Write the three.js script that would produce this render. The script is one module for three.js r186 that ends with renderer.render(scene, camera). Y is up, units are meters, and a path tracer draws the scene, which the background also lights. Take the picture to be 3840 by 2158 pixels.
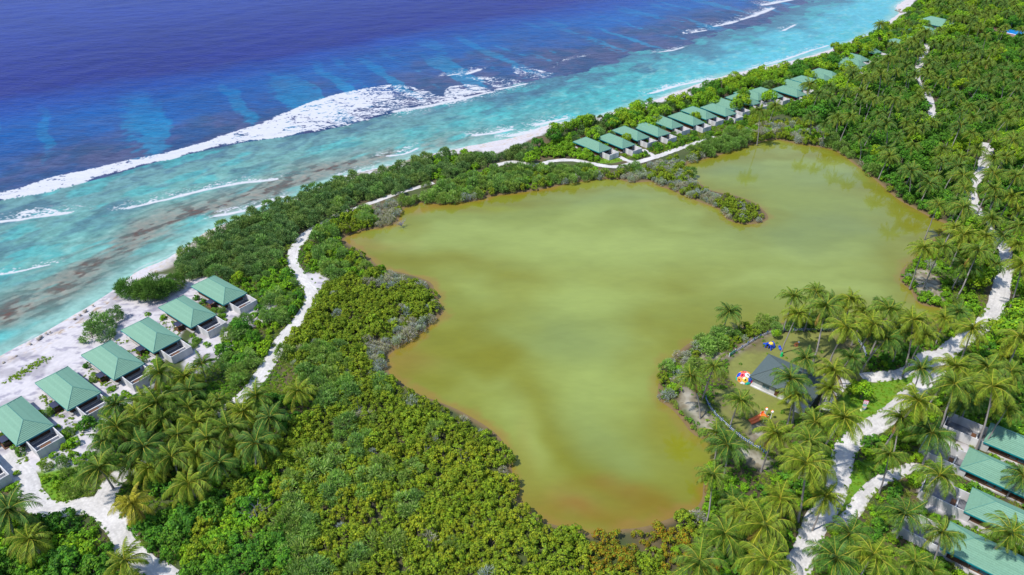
import * as THREE from 'three';
import { mergeGeometries } from 'three/addons/utils/BufferGeometryUtils.js';

// ------------------------------------------------------------------ camera, sky, sun, exposure
const scene = new THREE.Scene();
const CAM_H = 115.5, PITCH = 32.9686 * Math.PI / 180;
const camera = new THREE.PerspectiveCamera(45.71, 3840 / 2158, 1, 9000);
camera.position.set(0, CAM_H, 0);
camera.rotation.set(-PITCH, 0, 0);
const renderer = new THREE.WebGLRenderer({ antialias: true });
renderer.toneMapping = THREE.LinearToneMapping;
renderer.toneMappingExposure = 1.7;
renderer.shadowMap.enabled = true;

const SUN = new THREE.Vector3(-0.55, 1, 0.26).normalize();
{ // computed clear tropical sky: air only
  const W = 256, H = 128, a = new Float32Array(W * H * 4);
  for (let j = 0; j < H; j++) {
    const el = ((j + 0.5) / H - 0.5) * Math.PI, y = Math.sin(el);
    for (let i = 0; i < W; i++) {
      const az = ((i + 0.5) / W - 0.5) * 2 * Math.PI;
      const dx = Math.cos(az) * Math.cos(el), dz = Math.sin(az) * Math.cos(el);
      const mu = dx * SUN.x + y * SUN.y + dz * SUN.z;
      const h = Math.exp(-Math.max(y, 0) * 4.2);
      const glow = 0.10 * Math.exp(-(1 - mu) * 9) + 0.03 * (1 + mu * mu);
      const c = [0.20 + 0.30 * h, 0.38 + 0.26 * h, 0.80 + 0.04 * h];
      const o = (j * W + i) * 4, dn = y < 0 ? 0.55 : 1;
      for (let k = 0; k < 3; k++) a[o + k] = (c[k] + glow * [1.1, 1, 0.9][k] * 2) * 0.62 * dn;
      a[o + 3] = 1;
    }
  }
  const t = new THREE.DataTexture(a, W, H, THREE.RGBAFormat, THREE.FloatType);
  t.mapping = THREE.EquirectangularReflectionMapping; t.magFilter = THREE.LinearFilter; t.minFilter = THREE.LinearFilter;
  t.wrapS = THREE.RepeatWrapping; t.needsUpdate = true;
  scene.background = t; scene.environment = t;
}
const sun = new THREE.DirectionalLight(new THREE.Color(1, 0.955, 0.88), 3.1);
sun.position.copy(SUN).multiplyScalar(500).add(new THREE.Vector3(0, 0, -250));
sun.target.position.set(0, 0, -250); scene.add(sun.target);
sun.castShadow = true; sun.shadow.mapSize.set(4096, 4096); sun.shadow.radius = 1;
Object.assign(sun.shadow.camera, { left: -420, right: 420, top: 420, bottom: -420, near: 10, far: 1200 });
scene.add(sun);

// ------------------------------------------------------------------ helpers
function rngOf(seed) { let s = seed >>> 0; return () => { s = (s + 0x6D2B79F5) >>> 0; let t = Math.imul(s ^ (s >>> 15), 1 | s); t = (t + Math.imul(t ^ (t >>> 7), 61 | t)) ^ t; return ((t ^ (t >>> 14)) >>> 0) / 4294967296; }; }
const clamp = (x, a = 0, b = 1) => Math.min(b, Math.max(a, x));
const ss = (a, b, x) => { const t = clamp((x - a) / (b - a)); return t * t * (3 - 2 * t); };
const mix = (a, b, t) => a + (b - a) * t;
const mix3 = (a, b, t) => [mix(a[0], b[0], t), mix(a[1], b[1], t), mix(a[2], b[2], t)];
function hash2(i, j) { let h = Math.imul(i, 374761393) + Math.imul(j, 668265263) | 0; h = Math.imul(h ^ (h >>> 13), 1274126177); return ((h ^ (h >>> 16)) >>> 0) / 4294967296; }
function vnoise(x, y) { const i = Math.floor(x), j = Math.floor(y); let u = x - i, v = y - j; u = u * u * (3 - 2 * u); v = v * v * (3 - 2 * v); const a = hash2(i, j), b = hash2(i + 1, j), c = hash2(i, j + 1), d = hash2(i + 1, j + 1); return a + (b - a) * u + (c - a) * v + (a - b - c + d) * u * v; }
function fbm(x, y, n = 4) { let s = 0, a = 0.5, t = 0; for (let k = 0; k < n; k++) { s += a * vnoise(x, y); t += a; x = x * 2.03 + 17.3; y = y * 2.03 + 9.1; a *= 0.5; } return s / t; }
const toLin = (c) => c <= 0.04045 ? c / 12.92 : Math.pow((c + 0.055) / 1.055, 2.4);
const toS = (c) => c <= 0.0031308 ? c * 12.92 : 1.055 * Math.pow(c, 1 / 2.4) - 0.055;

// survey: a point of the 2576-wide survey picture to plan metres (x, d = metres ahead) on the level h
const F = 2560 / 1.4907, CX = 1288, CY = 724, SP = Math.sin(PITCH), CP = Math.cos(PITCH);
function G(px, py, h = 0) { const u = (px - CX) / F, v = (py - CY) / F, t = (CAM_H - h) / (SP + v * CP); return [u * t, (CP - v * SP) * t]; }
function P(x, d, h = 0) { const z = d * CP + (CAM_H - h) * SP; return [CX + F * x / z, CY + F * ((CAM_H - h) * CP - d * SP) / z, z]; }
const S = (x, y, h = 0) => G(x / 1.4907, y / 1.4907, h);                // the same from the 3840-wide picture
const GL = (pts, h = 0) => pts.map(([x, y]) => G(x, y, h));
const inFrame = (x, d, h = 0, m = 110) => { const p = P(x, d, h); return p[2] > 5 && p[0] > -m && p[0] < 2576 + m && p[1] > -m * 0.6 && p[1] < 1448 + m; };

function inPoly(poly, x, y) { let c = false; for (let i = 0, j = poly.length - 1; i < poly.length; j = i++) { const [xi, yi] = poly[i], [xj, yj] = poly[j]; if ((yi > y) !== (yj > y) && x < (xj - xi) * (y - yi) / (yj - yi) + xi) c = !c; } return c; }
function lineDist(pts, x, y, closed) { // signed: left of the line is positive
  let best = 1e18, sg = 1; const n = closed ? pts.length : pts.length - 1;
  for (let i = 0; i < n; i++) {
    const a = pts[i], b = pts[(i + 1) % pts.length], ex = b[0] - a[0], ey = b[1] - a[1], px = x - a[0], py = y - a[1];
    const t = clamp((px * ex + py * ey) / (ex * ex + ey * ey)), qx = px - ex * t, qy = py - ey * t, d = qx * qx + qy * qy;
    if (d < best - 1e-9) { best = d; sg = ex * py - ey * px >= 0 ? 1 : -1; }
  }
  return Math.sqrt(best) * (closed ? 1 : sg);
}
const polySD = (poly, x, y) => lineDist(poly, x, y, true) * (inPoly(poly, x, y) ? -1 : 1);   // negative inside
function bboxOf(poly, m = 0) { let a = 1e9, b = -1e9, c = 1e9, d = -1e9; for (const [x, y] of poly) { a = Math.min(a, x); b = Math.max(b, x); c = Math.min(c, y); d = Math.max(d, y); } return [a - m, b + m, c - m, d + m]; }
function smoothLine(pts, n = 4, closed = false) { const c = new THREE.CatmullRomCurve3(pts.map(([x, y]) => new THREE.Vector3(x, 0, y)), closed, 'centripetal'); return c.getPoints(pts.length * n).slice(0, closed ? -1 : undefined).map((v) => [v.x, v.z]); }

function shadows(o) { o.traverse((m) => { if (m.isMesh) { m.castShadow = true; m.receiveShadow = true; } }); return o; }
const counts = {};
const numbered = (n) => { const k = counts[n] = (counts[n] ?? -1) + 1; return k ? n + '_' + String(k).padStart(3, '0') : n; };
function tag(o, label, category, group, kind) { if (label) o.userData.label = label; if (category) o.userData.category = category; if (group) o.userData.group = group; if (kind) o.userData.kind = kind; return o; }
function mesh(name, geo, mat, parent) { const m = new THREE.Mesh(geo, mat); m.name = name; m.castShadow = m.receiveShadow = true; if (parent) parent.add(m); return m; }
function struct(name, geo, mat) { const m = mesh(numbered(name), geo, mat, scene); m.userData.kind = 'structure'; return m; }
function thing(name, label, category, group) { const g = new THREE.Group(); g.name = name; tag(g, label, category, group); return g; }
function put(o, x, d, turn = 0, s = 1, y = 0) { o.position.set(x, y, -d); o.rotation.y = turn; o.scale.setScalar(s); scene.add(o); o.name = numbered(o.name); return o; }
function copyOf(proto, label, group) { const c = proto.clone(); c.name = proto.userData.base ?? proto.name; c.userData = { ...proto.userData }; delete c.userData.base; if (label) c.userData.label = label; if (group) c.userData.group = group; return c; }

// geometry collector: quads and triangles with vertex colours
class Geo {
  constructor() { this.p = []; this.c = []; this.i = []; this.t = []; }
  v(x, y, z, c = [1, 1, 1], u = x, w = z) { this.p.push(x, y, z); this.c.push(c[0], c[1], c[2]); this.t.push(u, w); return this.p.length / 3 - 1; }
  tri(a, b, c) { this.i.push(a, b, c); }
  quad(a, b, c, d, col) { const k = [a, b, c, d].map((q) => this.v(q[0], q[1], q[2], col)); this.tri(k[0], k[1], k[2]); this.tri(k[0], k[2], k[3]); }
  box(x0, x1, y0, y1, z0, z1, col) {
    const A = [x0, y0, z0], B = [x1, y0, z0], C = [x1, y1, z0], D = [x0, y1, z0], E = [x0, y0, z1], H = [x1, y0, z1], I = [x1, y1, z1], J = [x0, y1, z1];
    this.quad(B, A, D, C, col); this.quad(E, H, I, J, col); this.quad(A, E, J, D, col); this.quad(H, B, C, I, col); this.quad(D, J, I, C, col); this.quad(A, B, H, E, col); return this;
  }
  tube(pts, rad, n, col) { // tapered tube through points
    let prev = null; const up = new THREE.Vector3(0.31, 0.2, 0.93);
    for (let k = 0; k < pts.length; k++) {
      const a = new THREE.Vector3(...pts[Math.max(0, k - 1)]), b = new THREE.Vector3(...pts[Math.min(pts.length - 1, k + 1)]), t = b.sub(a).normalize();
      const e = new THREE.Vector3().crossVectors(t, up).normalize(), f = new THREE.Vector3().crossVectors(t, e), ring = [], r = typeof rad === 'function' ? rad(k / (pts.length - 1)) : rad;
      for (let m = 0; m < n; m++) { const q = m / n * 6.28318, cs = Math.cos(q) * r, sn = Math.sin(q) * r; ring.push(this.v(pts[k][0] + e.x * cs + f.x * sn, pts[k][1] + e.y * cs + f.y * sn, pts[k][2] + e.z * cs + f.z * sn, typeof col === 'function' ? col(k, m) : col)); }
      if (prev) for (let m = 0; m < n; m++) { const m2 = (m + 1) % n; this.tri(prev[m], ring[m], ring[m2]); this.tri(prev[m], ring[m2], prev[m2]); }
      prev = ring;
    }
    return this;
  }
  build() {
    const g = new THREE.BufferGeometry();
    g.setAttribute('position', new THREE.Float32BufferAttribute(this.p, 3)); g.setAttribute('color', new THREE.Float32BufferAttribute(this.c, 3)); g.setAttribute('uv', new THREE.Float32BufferAttribute(this.t, 2));
    g.setIndex(this.i); g.computeVertexNormals(); return g;
  }
}
const boxGeo = (x0, x1, y0, y1, z0, z1) => new Geo().box(x0, x1, y0, y1, z0, z1).build();
const std = (r, g, b, o = {}) => { const m = new THREE.MeshStandardMaterial({ roughness: 0.85, metalness: 0, side: THREE.DoubleSide, ...o }); m.color.setRGB(r, g, b); return m; };
function greyTex(size, fn, srgb = true) { const a = new Uint8Array(size * size * 4); for (let j = 0; j < size; j++) for (let i = 0; i < size; i++) { const v = fn(i / size, j / size), o = (j * size + i) * 4; a[o] = a[o + 1] = a[o + 2] = clamp(v) * 255; a[o + 3] = 255; } const t = new THREE.DataTexture(a, size, size); t.magFilter = THREE.LinearFilter; t.minFilter = THREE.LinearFilter; t.wrapS = t.wrapT = THREE.RepeatWrapping; if (srgb) t.colorSpace = THREE.SRGBColorSpace; t.needsUpdate = true; return t; }
function tileNoise(u, v, f, n = 4) { let s = 0, a = 0.5, t = 0; for (let k = 0; k < n; k++) { const x = u * f, y = v * f, i = Math.floor(x), j = Math.floor(y); let p = x - i, q = y - j; p = p * p * (3 - 2 * p); q = q * q * (3 - 2 * q); const h = (m, w) => hash2(((m % f) + f) % f + k * 131, ((w % f) + f) % f + k * 57); s += a * (h(i, j) * (1 - p) * (1 - q) + h(i + 1, j) * p * (1 - q) + h(i, j + 1) * (1 - p) * q + h(i + 1, j + 1) * p * q); t += a; f *= 2; a *= 0.5; } return s / t; }
const mottle = greyTex(256, (u, v) => 0.80 + 0.35 * (tileNoise(u, v, 6, 5) - 0.5) + 0.1); mottle.repeat.set(0.12, 0.12);
console.log('helpers');

// ------------------------------------------------------------------ plan of the place
const SEA = -1.0, POND = -0.6;
const shore = smoothLine(GL([[-900, 1500], [-500, 1190], [-200, 1005], [0, 895], [50, 870], [110, 836], [167, 803], [220, 773], [283, 730], [350, 680], [417, 655], [533, 576], [660, 533], [760, 490], [858, 447], [958, 423], [1080, 388], [1212, 362], [1276, 349], [1352, 328], [1379, 314], [1476, 300], [1559, 277], [1642, 253], [1717, 226], [1801, 197], [1901, 173], [2004, 150], [2064, 133], [2128, 110], [2168, 93], [2211, 76], [2240, 50], [2262, 30], [2254, 19], [2278, 0], [2330, -30], [2420, -70], [2560, -110]], SEA), 3);
const lineB = smoothLine(GL([[-900, 800], [-300, 580], [0, 508], [200, 467], [400, 410], [600, 365], [800, 335], [1000, 285], [1240, 231], [1340, 204], [1560, 152], [1720, 112], [1900, 62], [2000, 20], [2060, -10], [2200, -70]], SEA), 3);
const lineS = smoothLine(GL([[-900, 560], [-300, 420], [0, 335], [383, 262], [858, 167], [1092, 122], [1359, 70], [1600, 35], [1717, 10], [1850, -30], [2000, -80]], SEA), 3);
const lineD = smoothLine(GL([[-900, 420], [-300, 315], [0, 233], [333, 187], [667, 143], [858, 104], [1092, 63], [1359, 17], [1450, 0], [1600, -40], [1800, -100]], SEA), 3);
const pond = smoothLine(GL([[862, 602], [885, 590], [915, 581], [960, 574], [1000, 560], [1004, 540], [1019, 523], [1062, 511], [1102, 516], [1149, 510], [1190, 508], [1222, 499], [1259, 491], [1336, 482], [1422, 465], [1490, 454], [1551, 451], [1590, 461], [1640, 457], [1652, 468], [1680, 476], [1717, 492], [1767, 512], [1811, 529], [1828, 554], [1867, 565], [1908, 563], [1934, 551], [1924, 533], [1901, 513], [1851, 493], [1789, 480], [1737, 443], [1726, 414], [1751, 407], [1817, 389], [1884, 367], [1931, 354], [1958, 352], [2001, 362], [2051, 369], [2101, 380], [2144, 410], [2191, 444], [2234, 482], [2264, 506], [2301, 526], [2351, 553], [2388, 568], [2368, 585], [2330, 620], [2300, 650], [2266, 682], [2266, 712], [2291, 730], [2304, 760], [2334, 773], [2372, 775], [2360, 806], [2300, 812], [2218, 800], [2130, 806], [2051, 808], [1980, 812], [1898, 818], [1861, 824], [1800, 840], [1751, 855], [1730, 866], [1700, 890], [1668, 920], [1656, 966], [1655, 1008], [1685, 1027], [1717, 1062], [1741, 1095], [1777, 1110], [1800, 1140], [1806, 1160], [1777, 1180], [1767, 1232], [1764, 1265], [1737, 1287], [1699, 1300], [1666, 1312], [1609, 1330], [1559, 1332], [1525, 1346], [1475, 1344], [1442, 1334], [1392, 1322], [1358, 1308], [1322, 1281], [1299, 1241], [1289, 1198], [1280, 1151], [1268, 1118], [1242, 1088], [1192, 1055], [1142, 1028], [1092, 1008], [1042, 988], [1012, 966], [984, 950], [969, 916], [972, 900], [1009, 870], [1065, 836], [1099, 803], [1115, 793], [1105, 760], [1092, 730], [1085, 713], [1045, 696], [992, 683], [959, 676], [942, 663], [909, 633]], POND), 2, true);

// zoom views used for reading the survey
const Z = { a: [0, 0], b: [858.7, 0], c: [1717.3, 0], d: [0, 483], e: [858.7, 483], f: [1717.3, 483], g: [0, 964.7], h: [858.7, 964.7], i: [1717.3, 964.7] };
const zoom = (k, pts) => pts.map(([x, y]) => [Z[k][0] + x * 0.33358, Z[k][1] + y * 0.33358]);

// sand paths: centre line in survey pixels, width in metres
const paths = [
  { n: 'coast_trail', w: 1.9, p: [[1090, 460], [1000, 487], [905, 521], [845, 542], [795, 574]] },
  { n: 'coast_path', w: 3.6, p: [[800, 570], [770, 592], [750, 612], [735, 645], [742, 678], [765, 708], [783, 735], [778, 768], [750, 808], [718, 842], [694, 885], [662, 935], [625, 985], [585, 1020], [540, 1050]] },
  { n: 'villa_path', w: 4.0, p: [...zoom('g', [[40, 540], [130, 640], [205, 740], [235, 850], [330, 940], [470, 955], [600, 930], [720, 930], [830, 1020], [910, 1120], [960, 1240], [1060, 1340], [1180, 1410], [1290, 1500]])] },
  { n: 'grove_path', w: 4.0, p: zoom('g', [[760, 940], [800, 840], [860, 740], [980, 640], [1100, 620]]) },
  { n: 'shore_lane', w: 2.6, p: [[1240, 418], [1290, 408], [1345, 416], [1400, 404], [1450, 404], [1500, 414], [1545, 420], [1600, 409], [1650, 395], [1720, 370], [1800, 345]] },
  { n: 'branch_path', w: 2.0, p: [[1598, 409], [1575, 403], [1558, 394]] },
  { n: 'branch_path', w: 2.0, p: [[1648, 394], [1630, 384], [1616, 376]] },
  { n: 'forest_lane', w: 3.6, p: zoom('c', [[1850, 330], [1800, 470], [1770, 560], [1785, 640], [1840, 700], [1880, 820], [1900, 900]]) },
  { n: 'main_road', w: 4.2, p: [...zoom('c', [[2300, 1080], [2290, 1200], [2240, 1320], [2170, 1400], [2180, 1470]]), ...zoom('f', [[2200, 120], [2300, 280], [2420, 420], [2440, 560], [2410, 700], [2390, 800], [2350, 900], [2250, 1020], [2100, 1120], [1990, 1220], [1930, 1320]]), ...zoom('i', [[1760, 60], [1680, 130], [1530, 270], [1340, 380], [1240, 480], [1200, 600], [1180, 700], [1150, 830], [1080, 960], [1000, 1060], [950, 1200], [890, 1330], [840, 1460], [800, 1560]])] },
  { n: 'playground_path', w: 3.6, p: zoom('f', [[1980, 1230], [1850, 1240], [1780, 1310], [1650, 1370], [1500, 1390], [1350, 1400]]) },
  { n: 'garden_path', w: 2.4, p: zoom('i', [[1980, 700], [1760, 640], [1600, 690], [1450, 760], [1350, 870], [1270, 990], [1180, 1080]]) },
  { n: 'house_path', w: 2.4, p: zoom('i', [[1090, 210], [1110, 120], [1180, 40], [1240, -30]]) },
];
for (const q of paths) q.line = smoothLine(GL(q.p), 5);
const pathDist = (x, d) => { let b = 1e9; for (const q of paths) { if (!q.box) q.box = bboxOf(q.line, 12); if (x < q.box[0] || x > q.box[1] || d < q.box[2] || d > q.box[3]) continue; b = Math.min(b, Math.abs(lineDist(q.line, x, d)) - q.w / 2); } return b; };

const sandAreas = [ // bare coral sand
  [[-300, 1300], [-250, 1000], [0, 880], [110, 830], [220, 765], [300, 720], [360, 690], [430, 690], [480, 700], [520, 690], [560, 720], [500, 760], [440, 860], [380, 960], [300, 1080], [220, 1170], [120, 1190], [40, 1200], [0, 1180], [-100, 1260]],
  [[560, 760], [640, 740], [700, 760], [690, 800], [600, 840], [560, 900], [480, 950], [440, 900]],
  [[760, 690], [820, 690], [815, 730], [790, 750]],
  [[1205, 372], [1290, 350], [1360, 328], [1365, 340], [1290, 375], [1240, 390], [1215, 388]],
  [[1700, 240], [1760, 215], [1780, 225], [1720, 255]], [[2150, 100], [2215, 72], [2222, 84], [2170, 108]], [[2240, 50], [2260, 8], [2300, -6], [2290, 30], [2262, 54]],
  zoom('i', [[1760, 760], [1990, 720], [2130, 900], [2160, 1080], [2000, 1000], [1820, 960]]),
  zoom('i', [[1920, 420], [2160, 470], [2180, 560], [2050, 620], [1980, 540]]),
].map((q) => GL(q));
const dirtAreas = [
  zoom('f', [[340, 1240], [440, 1150], [600, 1060], [740, 980], [800, 1010], [700, 1060], [560, 1140], [380, 1250], [120, 1300], [0, 1380], [-20, 1330], [120, 1230], [250, 1200]]),
  zoom('f', [[1740, 590], [1820, 570], [1930, 650], [1980, 760], [1960, 830], [1850, 820], [1760, 720]]),
  zoom('i', [[-20, 10], [60, 40], [150, 180], [330, 400], [560, 520], [640, 600], [600, 700], [540, 640], [400, 560], [280, 480], [160, 330], [40, 240], [-40, 160]]),
  zoom('i', [[520, 260], [620, 300], [640, 420], [560, 470], [480, 400]]),
].map((q) => GL(q));
const lawnAreas = [zoom('i', [[1150, 120], [1260, 20], [1500, -20], [1640, 60], [1660, 140], [1480, 300], [1350, 400], [1240, 300], [1170, 260]]), zoom('f', [[1450, 1430], [1800, 1350], [1900, 1420], [1700, 1500], [1450, 1500]]), zoom('g', [[200, 590], [420, 560], [560, 620], [600, 760], [640, 850], [500, 930], [380, 930], [290, 820], [250, 680]]), [[1510, 400], [1560, 395], [1590, 402], [1540, 412], [1500, 410]], zoom('i', [[1180, 940], [1260, 760], [1350, 620], [1480, 470], [1520, 520], [1400, 720], [1280, 880], [1200, 1000]])].map((q) => GL(q));
const playAreas = [zoom('f', [[380, 1250], [600, 1110], [760, 1060], [1170, 1060], [1300, 1130], [1370, 1250], [1400, 1380], [1200, 1500], [560, 1560], [380, 1448], [340, 1330]]), zoom('i', [[240, 60], [560, 20], [1000, 200], [900, 260], [700, 300], [480, 400], [280, 220]])].map((q) => GL(q));
const areaHit = (list, x, d) => { let b = 1e9; for (const q of list) { if (!q.box) q.box = bboxOf(q, 14); if (x < q.box[0] || x > q.box[1] || d < q.box[2] || d > q.box[3]) continue; b = Math.min(b, polySD(q, x, d)); } return b; };

// villas: [x, d, heading] of the middle of the near eave
const leftVillas = [[-114.1, 100.9, 53.9], [-108.58, 112.1, 53.7], [-103.4, 123.48, 53.9], [-97.75, 134.53, 53.7], [-92.61, 145.41, 53.4], [-87.1, 156.56, 53.2], [-82.03, 167.82, 53.3]].map(([x, d, a]) => [x, d, a * Math.PI / 180]);
const rowVillas = [[2295.5, 557.2, 38.6], [2382.5, 542.8, 37.4], [2437, 514.6, 36.4], [2513, 500.5, 36], [2564, 471.8, 35.3], [2643.6, 460.3, 34.8], [2690, 437.5, 34.5], [2762.9, 426, 34.2], [2790, 404, 34], [2853, 386.6, 34], [2882, 368.5, 34], [2940, 362, 33], [3027, 355.6, 33], [3040, 331, 33], [3092, 316, 33], [3127, 298.5, 33], [3156, 287, 33], [3239, 258.6, 32], [3253, 244, 32], [3262, 226, 32], [3308, 196, 32]].map(([x, y, deg]) => { const a = deg * Math.PI / 180, [gx, gd] = S(x, y, 2.6); return [gx - 4 * Math.cos(a), gd - 4 * Math.sin(a), a]; });
const eastVillas = [[106.35, 110.07, 111.48, 116.06], [96.86, 102.5, 102.26, 108.46], [91.37, 91.03, 96.42, 97.01], [82.0, 82.4, 87.2, 88.5]].map(([lx, ld, fx, fd]) => [(lx + fx) / 2, (ld + fd) / 2, Math.atan2(ld - fd, lx - fx)]);
const allVillas = [...leftVillas.map((v) => [...v, 5.2]), ...rowVillas.map((v) => [...v, 4.6]), ...eastVillas.map((v) => [...v, 8.2])];
const inVilla = (x, d, m = 0.6) => { for (const [vx, vd, a, cl] of allVillas) { const dx = x - vx, dd = d - vd; if (dx * dx + dd * dd > 500) continue; const u = dx * Math.cos(a) + dd * Math.sin(a), w = -dx * Math.sin(a) + dd * Math.cos(a); if (Math.abs(u) < 3.6 + m && w > -cl - m * 0.7 && w < 16.6 + m * 0.5) return true; } return false; };
const houseU = [0.647, 0.762], houseC = [59.84, 131.95];
const inHouse = (x, d, m = 0.5) => { const dx = x - houseC[0], dd = d - houseC[1], u = dx * houseU[0] + dd * houseU[1], v = dx * houseU[1] - dd * houseU[0]; return u > -m && u < 11.9 + m && v > -m && v < 15.5 + m; };
console.log('plan');

// ------------------------------------------------------------------ sea
{
  const X0 = -560, X1 = 480, D0 = 90, D1 = 760, W = 2048, H = 1320, cs = 4, cw = W / cs + 2, ch = H / cs + 2;
  const fld = [shore, lineB, lineS, lineD].map((L) => { const a = new Float32Array(cw * ch); for (let j = 0; j < ch; j++) for (let i = 0; i < cw; i++) a[j * cw + i] = lineDist(L, X0 + (X1 - X0) * i * cs / W, D0 + (D1 - D0) * j * cs / H); return a; });
  const at = (a, i, j) => { const x = i / cs, y = j / cs, p = Math.floor(x), q = Math.floor(y), u = x - p, v = y - q, k = q * cw + p; return (a[k] * (1 - u) + a[k + 1] * u) * (1 - v) + (a[k + cw] * (1 - u) + a[k + cw + 1] * u) * v; };
  // foam: broad areas and single crests
  const foamPolys = [
    [[[-100, 533], [0, 508], [100, 490], [200, 467], [300, 437], [400, 410], [500, 386], [600, 365], [700, 350], [800, 335], [859, 325], [930, 303], [992, 283], [1060, 272], [1136, 257], [1150, 252], [1110, 240], [1070, 225], [1019, 214], [980, 212], [940, 217], [859, 232], [767, 260], [667, 303], [567, 337], [467, 367], [333, 400], [233, 420], [133, 443], [33, 473], [-100, 505]], 0.80],
    [[[1100, 260], [1136, 257], [1190, 243], [1240, 230], [1205, 216], [1160, 212], [1120, 222], [1112, 240]], 0.55],
    [[[1252, 225], [1290, 218], [1320, 211], [1300, 200], [1275, 196], [1205, 192], [1150, 193], [1200, 205]], 0.36],
    [[[0, 558], [90, 548], [170, 537], [150, 524], [110, 516], [70, 522], [20, 545], [-60, 575]], 0.42],
    [[[978, 393], [1020, 387], [1050, 374], [1025, 368], [1000, 378]], 0.5],
    [[[1641, 236], [1690, 224], [1720, 214], [1797, 199], [1780, 196], [1717, 206], [1670, 212]], 0.45],
    [[[520, 476], [600, 452], [650, 446], [690, 453], [640, 458], [560, 472]], 0.35],
    [[[1385, 170], [1440, 140], [1500, 135], [1430, 155], [1400, 172]], 0.25], [[[1290, 165], [1340, 170], [1400, 185], [1350, 200], [1300, 190]], 0.25],
    [[[1897, 42], [1947, 22], [1940, 20], [1905, 26]], 0.5], [[[1800, 68], [1857, 54], [1840, 52], [1795, 62]], 0.45], [[[1717, 88], [1776, 77], [1765, 70], [1717, 78]], 0.4],
  ].map(([q, k]) => { const g = smoothLine(GL(q, SEA), 3, true); return { q: g, k, box: bboxOf(g, 6) }; });
  const crests = [[[[322, 525], [420, 503], [525, 477], [600, 463], [690, 453]], 1.6], [[[0, 560], [90, 549], [170, 537]], 1.8], [[[978, 393], [1020, 388], [1050, 375]], 1.6], [[[1196, 342], [1240, 336], [1286, 327]], 2], [[[1286, 344], [1330, 335], [1379, 320]], 2.2], [[[1349, 316], [1426, 299]], 2], [[[1641, 236], [1717, 214], [1797, 199]], 1.8], [[[1897, 172], [1940, 160], [1985, 148], [2030, 132], [2084, 115]], 1.5], [[[1747, 82], [1776, 77]], 2.4], [[[1801, 67], [1857, 54]], 2.6], [[[1867, 50], [1891, 43]], 2.4], [[[1897, 42], [1947, 22]], 3.4], [[[1927, 13], [1994, 0], [2030, -8]], 4.5], [[[1974, 77], [2002, 63]], 1.6], [[[1131, 190], [1154, 187]], 1.6], [[[1182, 185], [1206, 177]], 2.6], [[[544, 546], [620, 530], [700, 504]], 1.6], [[[875, 445], [956, 424]], 1.8], [[[1319, 211], [1250, 226]], 1.4], [[[0, 693], [70, 680], [120, 668]], 0.9], [[[1660, 132], [1690, 128], [1717, 121]], 1.6], [[[1240, 231], [1100, 263], [992, 284]], 1.8]]
    .map(([q, w]) => { const g = smoothLine(GL(q, SEA), 3); return { q: g, w, box: bboxOf(g, 8) }; });
  const col = new Uint8Array(W * H * 4), rip = new Float32Array(2);
  const sc = (r, g, b) => [toLin(r / 255), toLin(g / 255), toLin(b / 255)];
  const cDeep = sc(14, 30, 138), cDeep2 = sc(34, 66, 166), cBlue = sc(0, 68, 164), cTeal = sc(0, 112, 182), cReef = sc(84, 92, 132), cReef2 = sc(52, 84, 128), cGroove = sc(0, 160, 205);
  const cFlat = sc(84, 140, 158), cFlatD = sc(74, 112, 138), cTurq = sc(86, 200, 198), cAqua = sc(104, 210, 222), cPale = sc(176, 226, 212), cRock = sc(158, 136, 120), cRock2 = sc(112, 88, 76), cGreen = sc(120, 186, 160), cFoam = sc(250, 250, 252);
  for (let j = 0; j < H; j++) for (let i = 0; i < W; i++) {
    const x = X0 + (X1 - X0) * (i + 0.5) / W, d = D0 + (D1 - D0) * (j + 0.5) / H, o = (j * W + i) * 4;
    const s0 = at(fld[0], i, j); col[o + 3] = 255;
    if (s0 < -14) { col[o] = 150; col[o + 1] = 190; col[o + 2] = 180; continue; }
    let sB = at(fld[1], i, j); const sS = at(fld[2], i, j), sD = at(fld[3], i, j);
    const t = 0.643 * x + 0.766 * d, s = -0.766 * x + 0.643 * d;
    const n1 = fbm(x * 0.045, d * 0.045, 4), n2 = fbm(t * 0.22 + 40, s * 0.30, 4), n3 = vnoise(x * 0.16 + d * 0.02, d * 0.62), far = ss(60, 160, x);
    const wob = (n1 - 0.5) * 26; sB += (wob * 1.1 + (n2 - 0.5) * 14) * ss(-30, 60, x);
    let c;
    const f1 = fbm(x * 0.55 + 11, d * 0.75, 3), f2 = vnoise(x * 1.3, d * 2.1);
    if (sB < 0) { // reef flat and lagoon
      const q = s0 / (s0 - sB + 1e-3), left = 1 - ss(-75, 5, x);
      const coral = fbm(t * 0.05 + 9, s * 0.10 + 3, 6), coral2 = fbm(t * 0.16 + 31, s * 0.26, 5);
      c = mix3(mix3(cTurq, cAqua, far), cFlat, ss(0.35, 0.9, q + (n1 - 0.5) * 0.6));
      c = mix3(c, cGreen, left * 0.45 * ss(0.95, 0.5, q)); c = mix3(c, sc(140, 188, 178), left * 0.6);
      c = mix3(c, cFlatD, ss(0.46, 0.60, coral) * (0.55 * ss(0.25, 0.75, q) + 0.06) * mix(1, 0.6, far));
      c = mix3(c, cTurq, ss(0.56, 0.68, fbm(t * 0.06 + 70, s * 0.12, 5)) * 0.55);
      c = mix3(c, cFlatD, ss(0.56, 0.68, coral2) * (0.15 + 0.3 * q) * mix(1, 0.5, far)); c = mix3(c, cPale, ss(0.60, 0.72, 1 - coral2) * 0.35 * ss(0.9, 0.4, q));
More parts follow.
